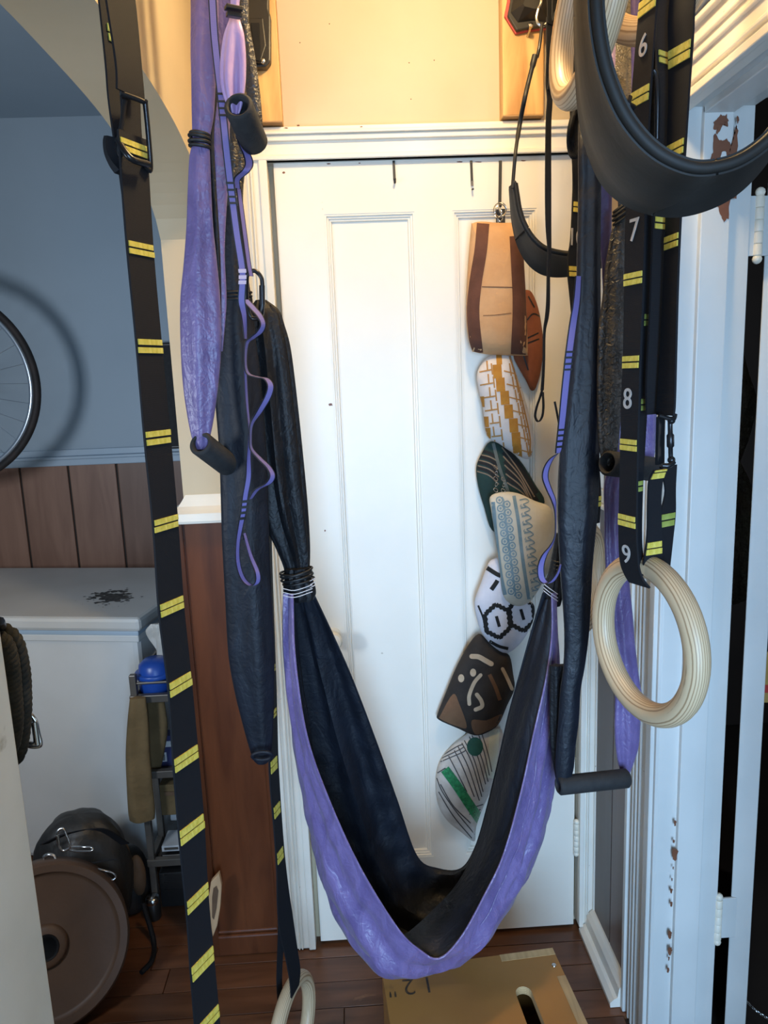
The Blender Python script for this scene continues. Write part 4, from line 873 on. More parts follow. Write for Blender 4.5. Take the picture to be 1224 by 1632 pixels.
# ------------------------------------------------------------------ hooks over the door top and the hanging caps
for px, y1, lab in ((627.5, 287, 'plain black hook over the door top, leftmost of the three'), (751, 296, 'black hook with a worn silver tip over the middle of the door top'), (797.5, 325, 'long black hook over the door that carries the hanging caps')):
    o = empty('door_hook', P(px, 262, YF - .002), lab, 'hook', 'hooks over the door top')
    a = P(px, 259, YF - 0.003); c = P(px + (1.5 if y1 < 300 else -1), y1, YF - 0.003)
    wd = 0.0028 if y1 < 300 else 0.0035
    B().strip([(a + V3((-wd, 0.012, 0.003)), a + V3((wd, 0.012, 0.003))), (a + V3((-wd, 0, 0.003)), a + V3((wd, 0, 0.003))), (a - V3((wd, 0, 0)), a + V3((wd, 0, 0))), (c - V3((wd, 0, 0)), c + V3((wd, 0, 0)))], 0.0022).done('strap', M['hook'], o, False)
    if px > 700 and px < 780:
        B().box(c.x - wd, c.x + wd, c.y - 0.0018, c.y + 0.001, c.z - 0.001, c.z + 0.010).done('worn_tip', M['steel'], o, False)
        B().tube([c + V3((0, 0, -0.008)), c + V3((0, -0.012, -0.010))], 0.0022, 6).done('peg', M['hook'], o)
    else:
        B().tube(cr([c, c + V3((0, -0.003, -0.006)), c + V3((0, -0.010, -0.007)), c + V3((0, -0.014, 0.0))], 4), 0.0024, 7).done('peg', M['hook'], o)
def ringpts(c, r, nrm=(0, 1, 0), n=20, sx=1, sz=1):
    ax = V3(nrm).normalized(); u = ax.orthogonal().normalized(); v = ax.cross(u)
    return [V3(c) + u * math.cos(2 * PI * k / n) * r * sx + v * math.sin(2 * PI * k / n) * r * sz for k in range(n)]
kc = empty('key_ring_chain', P(797, 355, 1.765), 'silver key rings and small clasp on the long black door hook', 'key ring')
B().tube(ringpts(P(797, 334, 1.775), 0.0145, (0.15, 1, 0.1)), 0.0011, 6, True).done('split_ring', M['steel'], kc)
B().tube(ringpts(P(798, 336, 1.772), 0.0135, (-0.3, 1, 0.2)), 0.0011, 6, True).done('split_ring', M['steel'], kc)
B().tube(ringpts(P(794, 340, 1.770), 0.009, (0.8, 1, 0)), 0.0011, 6, True).done('split_ring', M['steel'], kc)
B().tube(cr([P(793, 330, 1.766), P(798, 340, 1.764), P(801, 348, 1.764), P(797, 353, 1.764), P(793, 348, 1.764), P(795, 358, 1.764)], 4), 0.0014, 6).done('clasp', M['steel'], kc)
B().box(*[q for q in (P(791, 334, 1.78).x, P(805, 334, 1.78).x, 1.779, 1.787, P(798, 356, 1.78).z, P(798, 333, 1.78).z)]).done('tag', M['hook'], kc, False, 0.001)
HATS = {}
def smooth_poly(o, n=4): return cr(o, n, True)
def cap(name, outline, Yb, D, m, label, crown=2.6, group='caps hung in a chain on the door', ridge=0.0):
    t_ = empty(name, P(sum(p[0] for p in outline) / len(outline), max(p[1] for p in outline), Yb), label, 'cap', group)
    ol = smooth_poly(outline, 4); k = len(ol); cx = sum(p[0] for p in ol) / k; cy = sum(p[1] for p in ol) / k
    def depth(r, a): return Yb - D * (1 - min(1, r) ** crown) ** 0.55 + ridge * math.sin(5 * a + 6 * r)
    K = 9; V = []; Fc = []
    for i in range(1, K + 1):
        r = math.sin(i / K * PI / 2)
        for j, (px, py) in enumerate(ol):
            a = 2 * PI * j / k; V.append(P(cx + (px - cx) * r, cy + (py - cy) * r, depth(r, a)))
    V.append(P(cx, cy, depth(0, 0))); top = len(V) - 1
    for i in range(K - 1):
        for j in range(k): Fc.append((i * k + j, i * k + (j + 1) % k, (i + 1) * k + (j + 1) % k, (i + 1) * k + j))
    for j in range(k): Fc.append((top, (j + 1) % k, j))
    bo = len(V)
    for j, (px, py) in enumerate(ol): V.append(P(cx + (px - cx) * .93, cy + (py - cy) * .93, Yb + 0.006))
    V.append(P(cx, cy, Yb + 0.007)); bt_ = len(V) - 1
    for j in range(k): Fc.append(((K - 1) * k + j, (K - 1) * k + (j + 1) % k, bo + (j + 1) % k, bo + j)); Fc.append((bo + j, bo + (j + 1) % k, bt_))
    mk('crown', V, Fc, m, t_, True)
    def surf(px, py, off=0.0009):
        dx, dy = px - cx, py - cy; best = 1e9
        L = math.hypot(dx, dy)
        if L < 1e-6: return P(px, py, depth(0, 0) - off)
        for (x1, y1), (x2, y2) in zip(ol, ol[1:] + ol[:1]):
            ex, ey = x2 - x1, y2 - y1; den = dx * ey - dy * ex
            if abs(den) < 1e-9: continue
            s = ((x1 - cx) * ey - (y1 - cy) * ex) / den; u = ((x1 - cx) * dy - (y1 - cy) * dx) / den
            if s > 0 and -1e-6 <= u <= 1 + 1e-6: best = min(best, s)
        r = min(0.995, 1 / best) if best < 1e8 else 0
        if best < 1: px, py = cx + dx * best * .995, cy + dy * best * .995
        a = math.atan2(dy, dx)
        return P(px, py, depth(r, 0) - off)
    HATS[name] = surf
    return t_, surf
def decal(b, surf, line, wpx, n=5, off=0.0011, closed=False, taper=False):
    """cloth pieces or thread lying on the cap: a band along a line"""
    pts = cr(line, n, closed) if len(line) > 2 else [tuple(line[0][i] + (line[1][i] - line[0][i]) * k / 4 for i in (0, 1)) for k in range(5)]
    if closed: pts.append(pts[0])
    m_ = len(pts); V = []
    nc = 2 if wpx < 6 else 5
    for i, (x, y_) in enumerate(pts):
        a, c = pts[max(0, i - 1)], pts[min(m_ - 1, i + 1)]; tx, ty = c[0] - a[0], c[1] - a[1]; L = math.hypot(tx, ty) or 1
        nx, ny = -ty / L, tx / L
        for j in range(nc):
            f = (j / (nc - 1) - 0.5) * wpx
            V.append(surf(x + nx * f, y_ + ny * f, off))
    Fc = [(i * nc + j, i * nc + j + 1, (i + 1) * nc + j + 1, (i + 1) * nc + j) for i in range(m_ - 1) for j in range(nc - 1)]
    b.add(V, Fc)
def disc(b, surf, c, rx, ry, off=0.0012, n=18):
    V = [surf(c[0], c[1], off)]
    for f in (0.5, 1.0): V += [surf(c[0] + rx * f * math.cos(2 * PI * k / n), c[1] + ry * f * math.sin(2 * PI * k / n), off) for k in range(n)]
    b.add(V, [(0, 1 + k, 1 + (k + 1) % n) for k in range(n)] + [(1 + k, 1 + n + k, 1 + n + (k + 1) % n, 1 + (k + 1) % n) for k in range(n)])
def blob(b, surf, poly, off=0.0012):
    pl_ = cr(poly, 4, True); n = len(pl_); cx = sum(p[0] for p in pl_) / n; cy = sum(p[1] for p in pl_) / n
    V = [surf(cx, cy, off)]
    for f in (0.33, 0.66, 1.0): V += [surf(cx + (p[0] - cx) * f, cy + (p[1] - cy) * f, off) for p in pl_]
    b.add(V, [(0, 1 + k, 1 + (k + 1) % n) for k in range(n)] + [(1 + r * n + k, 1 + (r + 1) * n + k, 1 + (r + 1) * n + (k + 1) % n, 1 + r * n + (k + 1) % n) for r in (0, 1) for k in range(n)])
def cmat(name, c, c2, bump=0.5): return mat(name, c, c2, 0.85, 25, bump, 160, bdist=0.0015)
# rust cap hanging behind the others
t_, sf = cap('knitted_cap', [(828, 470), (840, 462), (850, 470), (860, 500), (866, 548), (862, 590), (854, 618), (846, 622), (838, 606), (826, 585), (818, 565), (816, 520)], 1.790, 0.022, cmat('rust_cloth', (0.20, 0.055, 0.02), (0.26, 0.08, 0.032)), 'rust orange cap with thin black stripes behind the tan striped cap')
b = B()
for l in ([(842, 472), (852, 490)], [(838, 540), (864, 528)], [(838, 548), (865, 538)], [(832, 560), (842, 590)], [(840, 510), (850, 500), (862, 505)]): decal(b, sf, l, 2.2)
b.done('black_stripe', M['elastic'], t_)['kind'] = 'stuff'
# dark green striped cap
t_, sf = cap('striped_cap', [(781, 704), (800, 710), (828, 733), (853, 772), (868, 800), (850, 830), (810, 850), (784, 845), (772, 810), (762, 775), (759, 745), (768, 722)], 1.790, 0.022, cmat('dark_green_cloth', (0.008, 0.03, 0.026), (0.014, 0.045, 0.038)), 'dark green cap with black and tan stripes, below the white and ochre cap')
tan = cmat('tan_braid', (0.20, 0.14, 0.09), (0.26, 0.19, 0.13)); blk = cmat('black_cloth', (0.008, 0.008, 0.009), (0.013, 0.013, 0.014)); sl = cmat('grey_green_braid', (0.09, 0.11, 0.10), (0.13, 0.15, 0.14))
for k in range(4):
    b = B(); decal(b, sf, [(764 + k * -1, 718 + k * 9), (780, 722 + k * 10), (794, 730 + k * 12)], 5); b.done('black_stripe', blk, t_)
    b = B(); decal(b, sf, [(763 - k, 724 + k * 9), (780, 728 + k * 10), (795, 736 + k * 12)], 2, off=.0014); b.done('tan_stripe', tan, t_)
for k in range(5):
    b = B(); decal(b, sf, [(800 + k * 2, 712 + k * 14 - 5), (828 + k * 3, 742 + k * 11), (856, 786 + k * 12)], 6); b.done('black_stripe', blk, t_)
    b = B(); decal(b, sf, [(800 + k * 2, 717 + k * 14 - 4), (826 + k * 3, 748 + k * 11), (852, 792 + k * 12)], 2, off=.0014); b.done('tan_stripe', tan, t_)
b = B(); decal(b, sf, [(786, 706), (796, 745), (812, 790), (822, 830)], 5, off=.0018); b.done('edge_braid', sl, t_)
# white cap with ochre brick pattern
wht = cmat('white_cotton', (0.66, 0.62, 0.60), (0.74, 0.70, 0.68)); och = cmat('ochre_thread', (0.40, 0.17, 0.02), (0.50, 0.24, 0.035), 0.9); ocl = cmat('light_ochre_thread', (0.44, 0.22, 0.06), (0.5, 0.27, 0.09))
t_, sf = cap('patterned_cap', [(771, 575), (786, 566), (812, 566), (820, 588), (832, 622), (843, 660), (850, 698), (844, 731), (818, 722), (795, 707), (776, 694), (769, 650), (762, 620), (760, 596)], 1.772, 0.036, wht, 'white cap with ochre stepped brick pattern below the tan striped cap')
for q in ((792, 592), (797, 613), (804, 634), (810, 656), (818, 678), (822, 700), (824, 720)):
    b = B(); decal(b, sf, [(q[0], q[1] - 11), (q[0] + 1.5, q[1] + 11)], 14); b.done('ochre_block', och, t_)
for q in ((795, 572), (767, 640), (774, 672), (777, 690)):
    b = B(); decal(b, sf, [(q[0], q[1] - 8), (q[0] + 1, q[1] + 9)], 9); b.done('ochre_block', och, t_)
b = B()
for k in range(7):
    y0 = 585 + k * 21
    decal(b, sf, [(764 + k, y0 + 8), (784 + k * 3.4, y0 + 4)], 2.4); decal(b, sf, [(803 + k * 4.4, y0 + 6), (826 + k * 4, y0 + 12)], 2.2)
    decal(b, sf, [(776 + k * 2, y0 - 10), (777 + k * 2.2, y0 + 6)], 2.4); decal(b, sf, [(783 + k * 3.2, y0 - 6), (785 + k * 3.2, y0 + 12)], 2.4)
    decal(b, sf, [(812 + k * 4.5, y0 - 6), (815 + k * 4.5, y0 + 14)], 2.2); decal(b, sf, [(819 + k * 4.2, y0), (822 + k * 4.2, y0 + 20)], 2.2)
decal(b, sf, [(812, 568), (822, 600), (836, 655), (845, 700), (843, 728)], 2.4)
b.done('ochre_lines', ocl, t_)['kind'] = 'stuff'
# tan striped cap, topmost
tanl = mat('tan_cotton', (0.52, 0.28, 0.12), (0.60, 0.35, 0.17), 0.75, 14, 0.7, 70, bdist=0.003); brn = cmat('brown_band', (0.085, 0.030, 0.016), (0.12, 0.044, 0.025))
t_, sf = cap('striped_cap', [(751, 360), (753, 356), (766, 353), (795, 355), (826, 355), (829, 358), (834, 400), (838, 470), (841, 545), (841, 564), (839, 567), (810, 566.5), (775, 564.5), (756, 561), (752, 558), (745, 530), (743, 480), (746, 420)], 1.760, 0.034, tanl, 'tan cap with two dark brown stripes, topmost in the hanging chain', 4)
b = B(); decal(b, sf, [(770, 356), (766, 400), (758, 450), (754, 500), (760, 563)], 20, 6, off=.0022); b.done('brown_stripe', brn, t_)
b = B(); decal(b, sf, [(824, 376), (827, 430), (829, 490), (826, 565)], 24, 6, off=.0022); b.done('brown_stripe', brn, t_)
b = B(); decal(b, sf, [(768, 457), (822, 458)], 1.2, off=.0014); decal(b, sf, [(770, 503), (790, 502), (815, 499)], 1.0, off=.0014); b.done('seam_line', brn, t_)['kind'] = 'stuff'
# black and white cap
wh2 = cmat('bluish_white_cotton', (0.62, 0.61, 0.66), (0.72, 0.71, 0.76)); bk2 = cmat('black_thread', (0.007, 0.007, 0.008), (0.014, 0.014, 0.014), 0.9)
t_, sf = cap('patterned_cap', [(782, 893), (800, 890), (812, 920), (830, 955), (850, 962), (851, 985), (840, 1010), (825, 1030), (806, 1041), (786, 1030), (770, 1012), (761, 990), (756, 960), (766, 930), (775, 906)], 1.766, 0.032, wh2, 'white cap with black zigzag hexagons under the cream embroidered cap')
def zig(p0, p1, w_, nz=5, amp=1.6):
    out = []
    for k in range(nz + 1):
        f = k / nz; nx, ny = -(p1[1] - p0[1]), p1[0] - p0[0]; L = math.hypot(nx, ny)
        s = amp if k % 2 else -amp
        out.append((p0[0] + (p1[0] - p0[0]) * f + nx / L * s, p0[1] + (p1[1] - p0[1]) * f + ny / L * s))
    return out
def hexa(c, rx, ry, rot): return [(c[0] + rx * math.cos(rot + k * PI / 3), c[1] + ry * math.sin(rot + k * PI / 3)) for k in range(6)]
for c in ((793, 990), (832, 979)):
    h = hexa(c, 22, 27, 0.4)
    b = B()
    for k in range(6): decal(b, sf, zig(h[k], h[(k + 1) % 6], 6, 7, 0.9), 7, 1)
    b.done('black_hexagon', bk2, t_)
    b = B(); decal(b, sf, [(c[0] - 2, c[1] - 8), (c[0] + 3, c[1] + 9)], 5, off=.0014); b.done('black_dash', bk2, t_)
for l, w_ in (([(776, 905), (790, 914), (798, 918)], 7), ([(783, 940), (790, 930), (793, 925)], 7), ([(780, 1022), (795, 1030), (810, 1034)], 5), ([(762, 965), (770, 985), (774, 1008)], 3)):
    b = B(); decal(b, sf, l, w_); b.done('black_band', bk2, t_)
# cream cap with blue embroidery
cre = cmat('cream_cotton', (0.58, 0.53, 0.42), (0.66, 0.61, 0.50)); blu = cmat('blue_grey_thread', (0.15, 0.24, 0.28), (0.23, 0.32, 0.37), 0.9)
t_, sf = cap('embroidered_cap', [(781, 792), (800, 784), (825, 786), (852, 798), (876, 808), (884, 830), (884, 865), (878, 900), (864, 930), (846, 957), (828, 966), (812, 961), (801, 946), (796, 905), (790, 860), (783, 815)], 1.726, 0.034, cre, 'cream cap with blue grey looping embroidery, in the middle of the chain')
b = B(); decal(b, sf, [(786, 800), (790, 850), (797, 910), (805, 948)], 6); b.done('blue_band', blu, t_)
b = B(); decal(b, sf, [(819, 790), (826, 830), (833, 890), (843, 955)], 5.5); b.done('blue_band', blu, t_)
b = B()
for k in range(12):
    y0 = 797 + k * 13.2; x0 = 801 + k * 1.7
    for s in (0, 1):
        cx_, cy_ = x0 - 5 + s * 12 , y0 + s * 6.5
        decal(b, sf, [(cx_ + 5.0 * math.cos(q), cy_ + 5.2 * math.sin(q)) for q in (0, 1.25, 2.5, 3.75, 5)], 1.9, 3, closed=True)
        decal(b, sf, [(cx_ + 1.3 * math.cos(q), cy_ + 1.3 * math.sin(q)) for q in (0, 1.6, 3.2, 4.8)], 1.5, 2, closed=True)
    decal(b, sf, [(x0 - 1, y0 - 5), (x0 + 2, y0 + 1), (x0, y0 + 8)], 1.9, 3)
    x1 = 828 + k * 1.8
    decal(b, sf, [(x1, y0), (x1 + 10, y0 - 2), (x1 + 15, y0 + 2), (x1 + 10, y0 + 5), (x1 + 6, y0 + 7), (x1 + 13, y0 + 11)], 1.7, 3)
    decal(b, sf, [(x1 + 3, y0 + 7), (x1 + 1, y0 + 10), (x1 + 5, y0 + 11)], 1.1, 2)
b.done('embroidery', blu, t_)['kind'] = 'stuff'
ch = empty('chain_clip', P(797, 790, 1.722), 'short silver chain joining the striped green cap to the cream cap', 'chain')
for x_, ys in ((790, (745, 754, 763, 772, 781)), (802, (764, 773, 782))):
    for k, y_ in enumerate(ys):
        B().tube(ringpts(P(x_ + (k % 2), y_, 1.722), 0.0052, (0.9 if k % 2 else 0.1, 1 if k % 2 == 0 else .4, 0), 14, 0.7, 1.1), 0.0009, 6, True).done('chain_link', M['steel'], ch)
# brown mud-dyed cap
mud = cmat('black_brown_cloth', (0.018, 0.013, 0.010), (0.032, 0.024, 0.018)); mb = cmat('umber_cloth', (0.14, 0.066, 0.030), (0.18, 0.09, 0.042)); mc = cmat('bleached_mark', (0.42, 0.31, 0.20), (0.54, 0.42, 0.29))
t_, sf = cap('mud_cloth_cap', [(763, 1010), (778, 1022), (797, 1038), (812, 1045), (818, 1075), (820, 1098), (808, 1125), (794, 1155), (775, 1168), (756, 1172), (730, 1161), (699, 1147), (698, 1136), (710, 1105), (726, 1066), (745, 1030)], 1.772, 0.030, mud, 'dark brown mud cloth cap with pale brush marks, second from the bottom of the chain')
b = B(); blob(b, sf, [(722, 1106), (732, 1122), (744, 1158), (730, 1158), (702, 1146), (703, 1138)]); b.done('umber_patch', mb, t_)
b = B(); blob(b, sf, [(752, 1148), (775, 1148), (800, 1138), (792, 1156), (775, 1166), (757, 1170)]); b.done('umber_patch', mb, t_)
for l, w_ in (([(752, 1046), (763, 1047), (774, 1053), (783, 1058)], 8), ([(801, 1066), (808, 1080), (816, 1098)], 5.5), ([(766, 1076), (756, 1088), (748, 1108), (748, 1122)], 6), ([(760, 1107), (767, 1117), (768, 1126), (758, 1131)], 6.5)):
    b = B(); decal(b, sf, l, w_)
    for q in (l[0], l[-1]): disc(b, sf, q, w_ / 2, w_ / 2, .0012, 10)
    b.done('pale_mark', mc, t_)
for q in ((735, 1081), (754, 1072)):
    b = B(); disc(b, sf, q, 5, 6.5, .0012, 12); b.done('pale_mark', mc, t_)
b = B(); decal(b, sf, [(780, 1075), (790, 1096), (797, 1116)], 6); b.done('umber_mark', mb, t_)
# white cap with green bands, lowest
wg = cmat('grey_white_cotton', (0.46, 0.42, 0.37), (0.60, 0.57, 0.52)); grn = mat('green_sequin', (0.015, 0.14, 0.055), (0.03, 0.30, 0.11), 0.35, 120, 0.8, 300); dgr = cmat('bottle_green', (0.008, 0.06, 0.045), (0.012, 0.085, 0.06)); gs = cmat('charcoal_thread', (0.05, 0.045, 0.045), (0.08, 0.075, 0.075)); plc = cmat('pale_green_cotton', (0.55, 0.58, 0.48), (0.62, 0.65, 0.55))
t_, sf = cap('checked_cap', [(757, 1160), (778, 1159), (800, 1163), (800, 1200), (792, 1240), (772, 1282), (759, 1318), (756, 1341), (736, 1327), (713, 1308), (698, 1282), (694, 1245), (700, 1215), (718, 1190), (740, 1172)], 1.791, 0.034, wg, 'white cap with green band and dark check lines, lowest in the chain')
b = B(); decal(b, sf, [(788, 1162), (786, 1200), (780, 1240)], 16, 5, off=.0009); b.done('pale_green_gore', plc, t_)
b = B(); decal(b, sf, [(709, 1226), (728, 1252), (750, 1285), (766, 1308)], 15, 6, off=.0013); b.done('green_band', grn, t_)
b = B(); disc(b, sf, (757, 1190), 13, 15, .0015); b.done('green_dot', dgr, t_)
for l in ([(730, 1190), (746, 1222), (764, 1276)], [(724, 1196), (738, 1224), (756, 1270)], [(766, 1164), (777, 1198), (784, 1230)], [(715, 1205), (728, 1230), (744, 1262)], [(702, 1250), (722, 1284), (750, 1312)], [(748, 1174), (762, 1208), (774, 1250)], [(752, 1172), (767, 1206), (778, 1246)], [(740, 1180), (756, 1212), (770, 1262)], [(762, 1168), (772, 1200), (780, 1236)], [(736, 1184), (752, 1216), (768, 1270)], [(702, 1214), (735, 1200), (742, 1196)], [(704, 1208), (730, 1196), (740, 1190)], [(708, 1202), (728, 1190), (738, 1186)], [(697, 1232), (710, 1224)], [(696, 1240), (705, 1262), (728, 1295), (757, 1330)], [(699, 1262), (722, 1300), (752, 1336)], [(745, 1290), (770, 1282)], [(748, 1298), (766, 1290)]):
    b = B(); decal(b, sf, l, 1.6, off=.0012); b.done('dark_line', gs, t_)
#PART5
# ------------------------------------------------------------------ jump box on the floor
def Pt(px, py, z):
    r = ray(px, py); t = (z - H) / r.z
    return V3((r.x * t, r.y * t, z))
BR = math.radians(4.5); BC = V3((0.211, 1.172, 0)); BW, BD, BH = 0.373, 0.40, 0.305
RB = Matrix.Rotation(BR, 3, 'Z')
def bl(x, y, z): return BC + RB @ V3((x, y, z))
jx = empty('jump_box', BC, 'brown plywood jump box with a hand slot in its top, under the swing', 'box')
inv = RB.transposed()
sl0 = inv @ (Pt(831, 1572, BH) - BC); sx, sy1, sr = sl0.x, sl0.y, 0.0165; sy0 = sy1 - 0.125
slot = [(sx + sr * math.cos(a), sy1 - sr + sr * math.sin(a)) for a in [PI * k / 10 for k in range(11)]] + [(sx + sr * math.cos(a), sy0 + sr + sr * math.sin(a)) for a in [PI + PI * k / 10 for k in range(11)]]
hx, hy = BW / 2, BD / 2
outer_ = []
for (x_, y_) in slot:                                                    # match each slot point to a point on the rim
    dx, dy = x_ - sx, y_ - (sy0 + sy1) / 2
    t = min((hx - sx) / dx if dx > 1e-9 else 1e9, (-hx - sx) / dx if dx < -1e-9 else 1e9, (hy - (sy0 + sy1) / 2) / dy if dy > 1e-9 else 1e9, (-hy - (sy0 + sy1) / 2) / dy if dy < -1e-9 else 1e9)
    outer_.append((sx + dx * t, (sy0 + sy1) / 2 + dy * t))
ang = lambda p: math.atan2(p[1] - (sy0 + sy1) / 2, p[0] - sx)
ring_i, ring_o = list(slot), list(outer_)
for c in ((hx, hy), (-hx, hy), (-hx, -hy), (hx, -hy)):
    k = min(range(len(ring_o)), key=lambda i: (ring_o[i][0] - c[0]) ** 2 + (ring_o[i][1] - c[1]) ** 2); ring_o[k] = c
k = len(ring_i); V = []; TH = 0.018
for z in (BH, BH - TH):
    V += [bl(x_, y_, z) for x_, y_ in ring_i] + [bl(x_, y_, z) for x_, y_ in ring_o]
Fc = []
for i in range(k):
    j = (i + 1) % k
    Fc += [(i, k + i, k + j, j), (2 * k + i, 2 * k + j, 3 * k + j, 3 * k + i), (k + i, 3 * k + i, 3 * k + j, k + j)]
mk('top_panel', V, Fc, M['box_ply'], jx, False)
V = [bl(x_, y_, z) for z in (BH - 0.0006, BH - TH) for x_, y_ in ring_i]
mk('slot_edge', V, [(i, (i + 1) % k, k + (i + 1) % k, k + i) for i in range(k)], bands('ply_layers', ((0.36, 0.2, 0.08), (0.66, 0.46, 0.24)), 260), jx, False)
for (x0, x1, y0, y1) in ((-hx, hx, hy - 0.018, hy), (-hx, hx, -hy, -hy + 0.018), (-hx, -hx + 0.018, -hy + 0.018, hy - 0.018), (hx - 0.018, hx, -hy + 0.018, hy - 0.018)):
    b = B(); b.box(x0, x1, y0, y1, 0.0, BH - TH); b.V = [BC + RB @ v for v in b.V]; b.done('side_panel', M['box_ply'], jx, False)
for (x0, x1, y0, y1) in ((hx - 0.118, hx, hy - 0.018, hy + .0004), (hx - 0.018, hx + .0004, -0.1, hy - 0.075)):
    b = B(); b.box(x0, x1, y0, y1, BH - 0.01, BH + 0.0005); b.V = [BC + RB @ v for v in b.V]; b.done('finger_joint', M['ply_edge'], jx, False)
for px, py in ((615, 1557), (883, 1538)):
    b = B().lathe([(0.0, 0.0006), (0.0018, 0.0006), (0.0022, 0.0011), (0.0045, 0.0009), (0.005, 0.0)], Pt(px, py, BH), (0, 0, 1), 12); b.done('screw', M['steel'], jx)
cu = bpy.data.curves.new('inked_number', 'FONT'); cu.body = '12"'; cu.align_x = 'CENTER'; cu.align_y = 'CENTER'; cu.size = 0.058; cu.offset = -0.0006; cu.extrude = 0.0002; cu.materials.append(M['ink']); cu.space_character = 1.35
textmesh(cu, 'inked_number', Pt(655, 1571, BH + 0.0004), Matrix.Rotation(PI + BR - math.radians(2), 3, 'Z'), jx)['kind'] = 'stuff'

# ------------------------------------------------------------------ side room: chest freezer
fa = math.radians(-10.5); FC = V3((-0.658, 2.125, 0)); RF = Matrix.Rotation(fa, 3, 'Z')
fz = empty('chest_freezer', FC + RF @ V3((-0.5, 0.28, 0)), 'white chest freezer with a dark stain on its lid, against the boarded wall', 'freezer')
def fbox(x0, x1, y0, y1, z0, z1):
    b = B().box(x0, x1, y0, y1, z0, z1); b.V = [FC + RF @ v for v in b.V]; return b
fbox(-1.0, -0.02, 0.018, 0.56, 0.03, 0.802).done('body', M['freezer'], fz, False, 0.018)
fbox(-1.0, -0.012, 0.010, 0.56, 0.802, 0.816).done('lid_seal', M['blue_trim'], fz, False, 0.003)
fbox(-1.0, -0.014, 0.012, 0.56, 0.780, 0.803).done('body_rim', M['freezer'], fz, False, 0.004)
fbox(-1.0, 0.0, 0.0, 0.60, 0.816, 0.86).done('lid', M['freezer_lid'], fz, False, 0.012)
for dx in (-0.9, -0.12): fbox(dx, dx + 0.06, 0.06, 0.5, 0.0, 0.03).done('foot', M['plastic'], fz, False)
rs = random.Random(5); grm = mat('grime', (0.03, 0.026, 0.024), (0.10, 0.09, 0.08), 0.8, 60)
bst = B()
for k in range(120):
    q = rs.gauss(0, 1); w_ = rs.gauss(0, 1)
    px, py = 178 + q * 20, 951 + w_ * 6 + q * -1.5; r0 = rs.uniform(0.004, 0.018) * math.exp(-0.25 * (q * q + w_ * w_))
    c = Pt(px, py, 0.8604 + 0.00001 * k); n_ = 7
    bst.add([c + V3((r0 * rs.uniform(.5, 1.9) * math.cos(2 * PI * i / n_), r0 * rs.uniform(.5, 1.5) * math.sin(2 * PI * i / n_), 0)) for i in range(n_)], [tuple(range(n_))])
bst.done('grime_stain', grm, fz, False)['kind'] = 'stuff'

# ------------------------------------------------------------------ steel rack beside it and what it carries
rk = empty('storage_rack', (-0.55, 1.99, 0), 'dark steel rack squeezed between the freezer and the brown pier', 'rack')
yr0, yr1, xr0, xr1 = 1.975, 2.09, -0.645, -0.38
zt = P(225, 1113, yr0).z; z2 = P(260, 1232, yr0).z; z3 = P(265, 1372, yr0).z
for x_, y_, top in ((xr0, yr0, P(212, 1075, yr0).z), (xr1, yr0, zt + .04), (xr0, yr1, zt + .05), (xr1, yr1, zt + .05)):
    B().box(x_ - 0.009, x_ + 0.009, y_ - 0.009, y_ + 0.009, 0.0, top).done('post', M['rack'], rk, False, 0.002)
for z in (zt, z2, z3):
    B().box(xr0 - 0.012, xr1, yr0 - 0.012, yr0 + 0.006, z - 0.010, z + 0.012).done('rail', M['rack'], rk, False, 0.002)
    B().box(xr0 - 0.012, xr0 + 0.006, yr0, yr1, z - 0.010, z + 0.012).done('rail', M['rack'], rk, False, 0.002)
    B().box(xr0, xr1, yr0, yr1, z - 0.010, z - 0.004).done('shelf', M['rack'], rk, False)
B().tube([V3((xr0, yr0, zt + .045)), V3((xr1, yr0, zt + .045))], 0.004, 8).done('guard_wire', M['rack'], rk)
B().tube([V3((xr0, yr1, zt + .05)), P(252, 1035, 2.09)], 0.004, 8).done('brace', M['rack'], rk)
bc_ = empty('food_container', P(252, 1108, 2.06), 'small blue plastic container on the top shelf of the rack', 'container')
c = P(249, 1085, 2.03); z0 = zt - 0.004
B().lathe([(0.0, 0), (0.040, 0.0), (0.046, 0.006), (0.050, 0.05), (0.054, 0.052), (0.054, 0.06), (0.047, 0.064), (0.044, 0.085), (0.030, 0.098), (0.0, 0.1)], (c.x, c.y, z0), (0, 0, 1), 28).done('bowl', M['blue_plastic'], bc_)
B().lathe([(0.055, 0.050), (0.057, 0.052), (0.057, 0.062), (0.055, 0.064)], (c.x, c.y, z0), (0, 0, 1), 28).done('lid_rim', M['blue_plastic'], bc_)
kh = empty('cloth_bundle', P(220, 1305, 1.97), 'khaki cloth hanging from the corner of the steel rack', 'cloth')
cloth('cloth', [(1112, 207, 232), (1150, 203, 236), (1200, 200, 238), (1250, 201, 242), (1290, 203, 246), (1306, 206, 246)], 1.945, 'khaki', kh, 0.5, 3, 0.25, 30, seed=71)
cloth('cloth', [(1116, 229, 262), (1160, 230, 268), (1200, 233, 262), (1225, 238, 256)], 2.0, 'khaki', kh, 0.5, 3, 0.3, 30, seed=72)
cb = empty('carton', P(262, 1215, 2.02), 'small navy and white carton with a barcode on the middle shelf of the rack', 'carton')
a, b2 = P(253, 1218, 2.02), P(280, 1172, 2.02)
B().box(a.x, b2.x, 2.02, 2.06, z2 - 0.004, b2.z).done('carton_body', M['label_navy'], cb, False, 0.001)
for (x0, y0, x1, y1) in ((252.5, 1181, 272, 1191), (255, 1199, 265, 1214)):
    p0, p1 = P(x0, y1, 2.019), P(x1, y0, 2.019); B().box(p0.x, p1.x, 2.018, 2.0205, p0.z, p1.z).done('white_label', M['label_white'], cb, False)
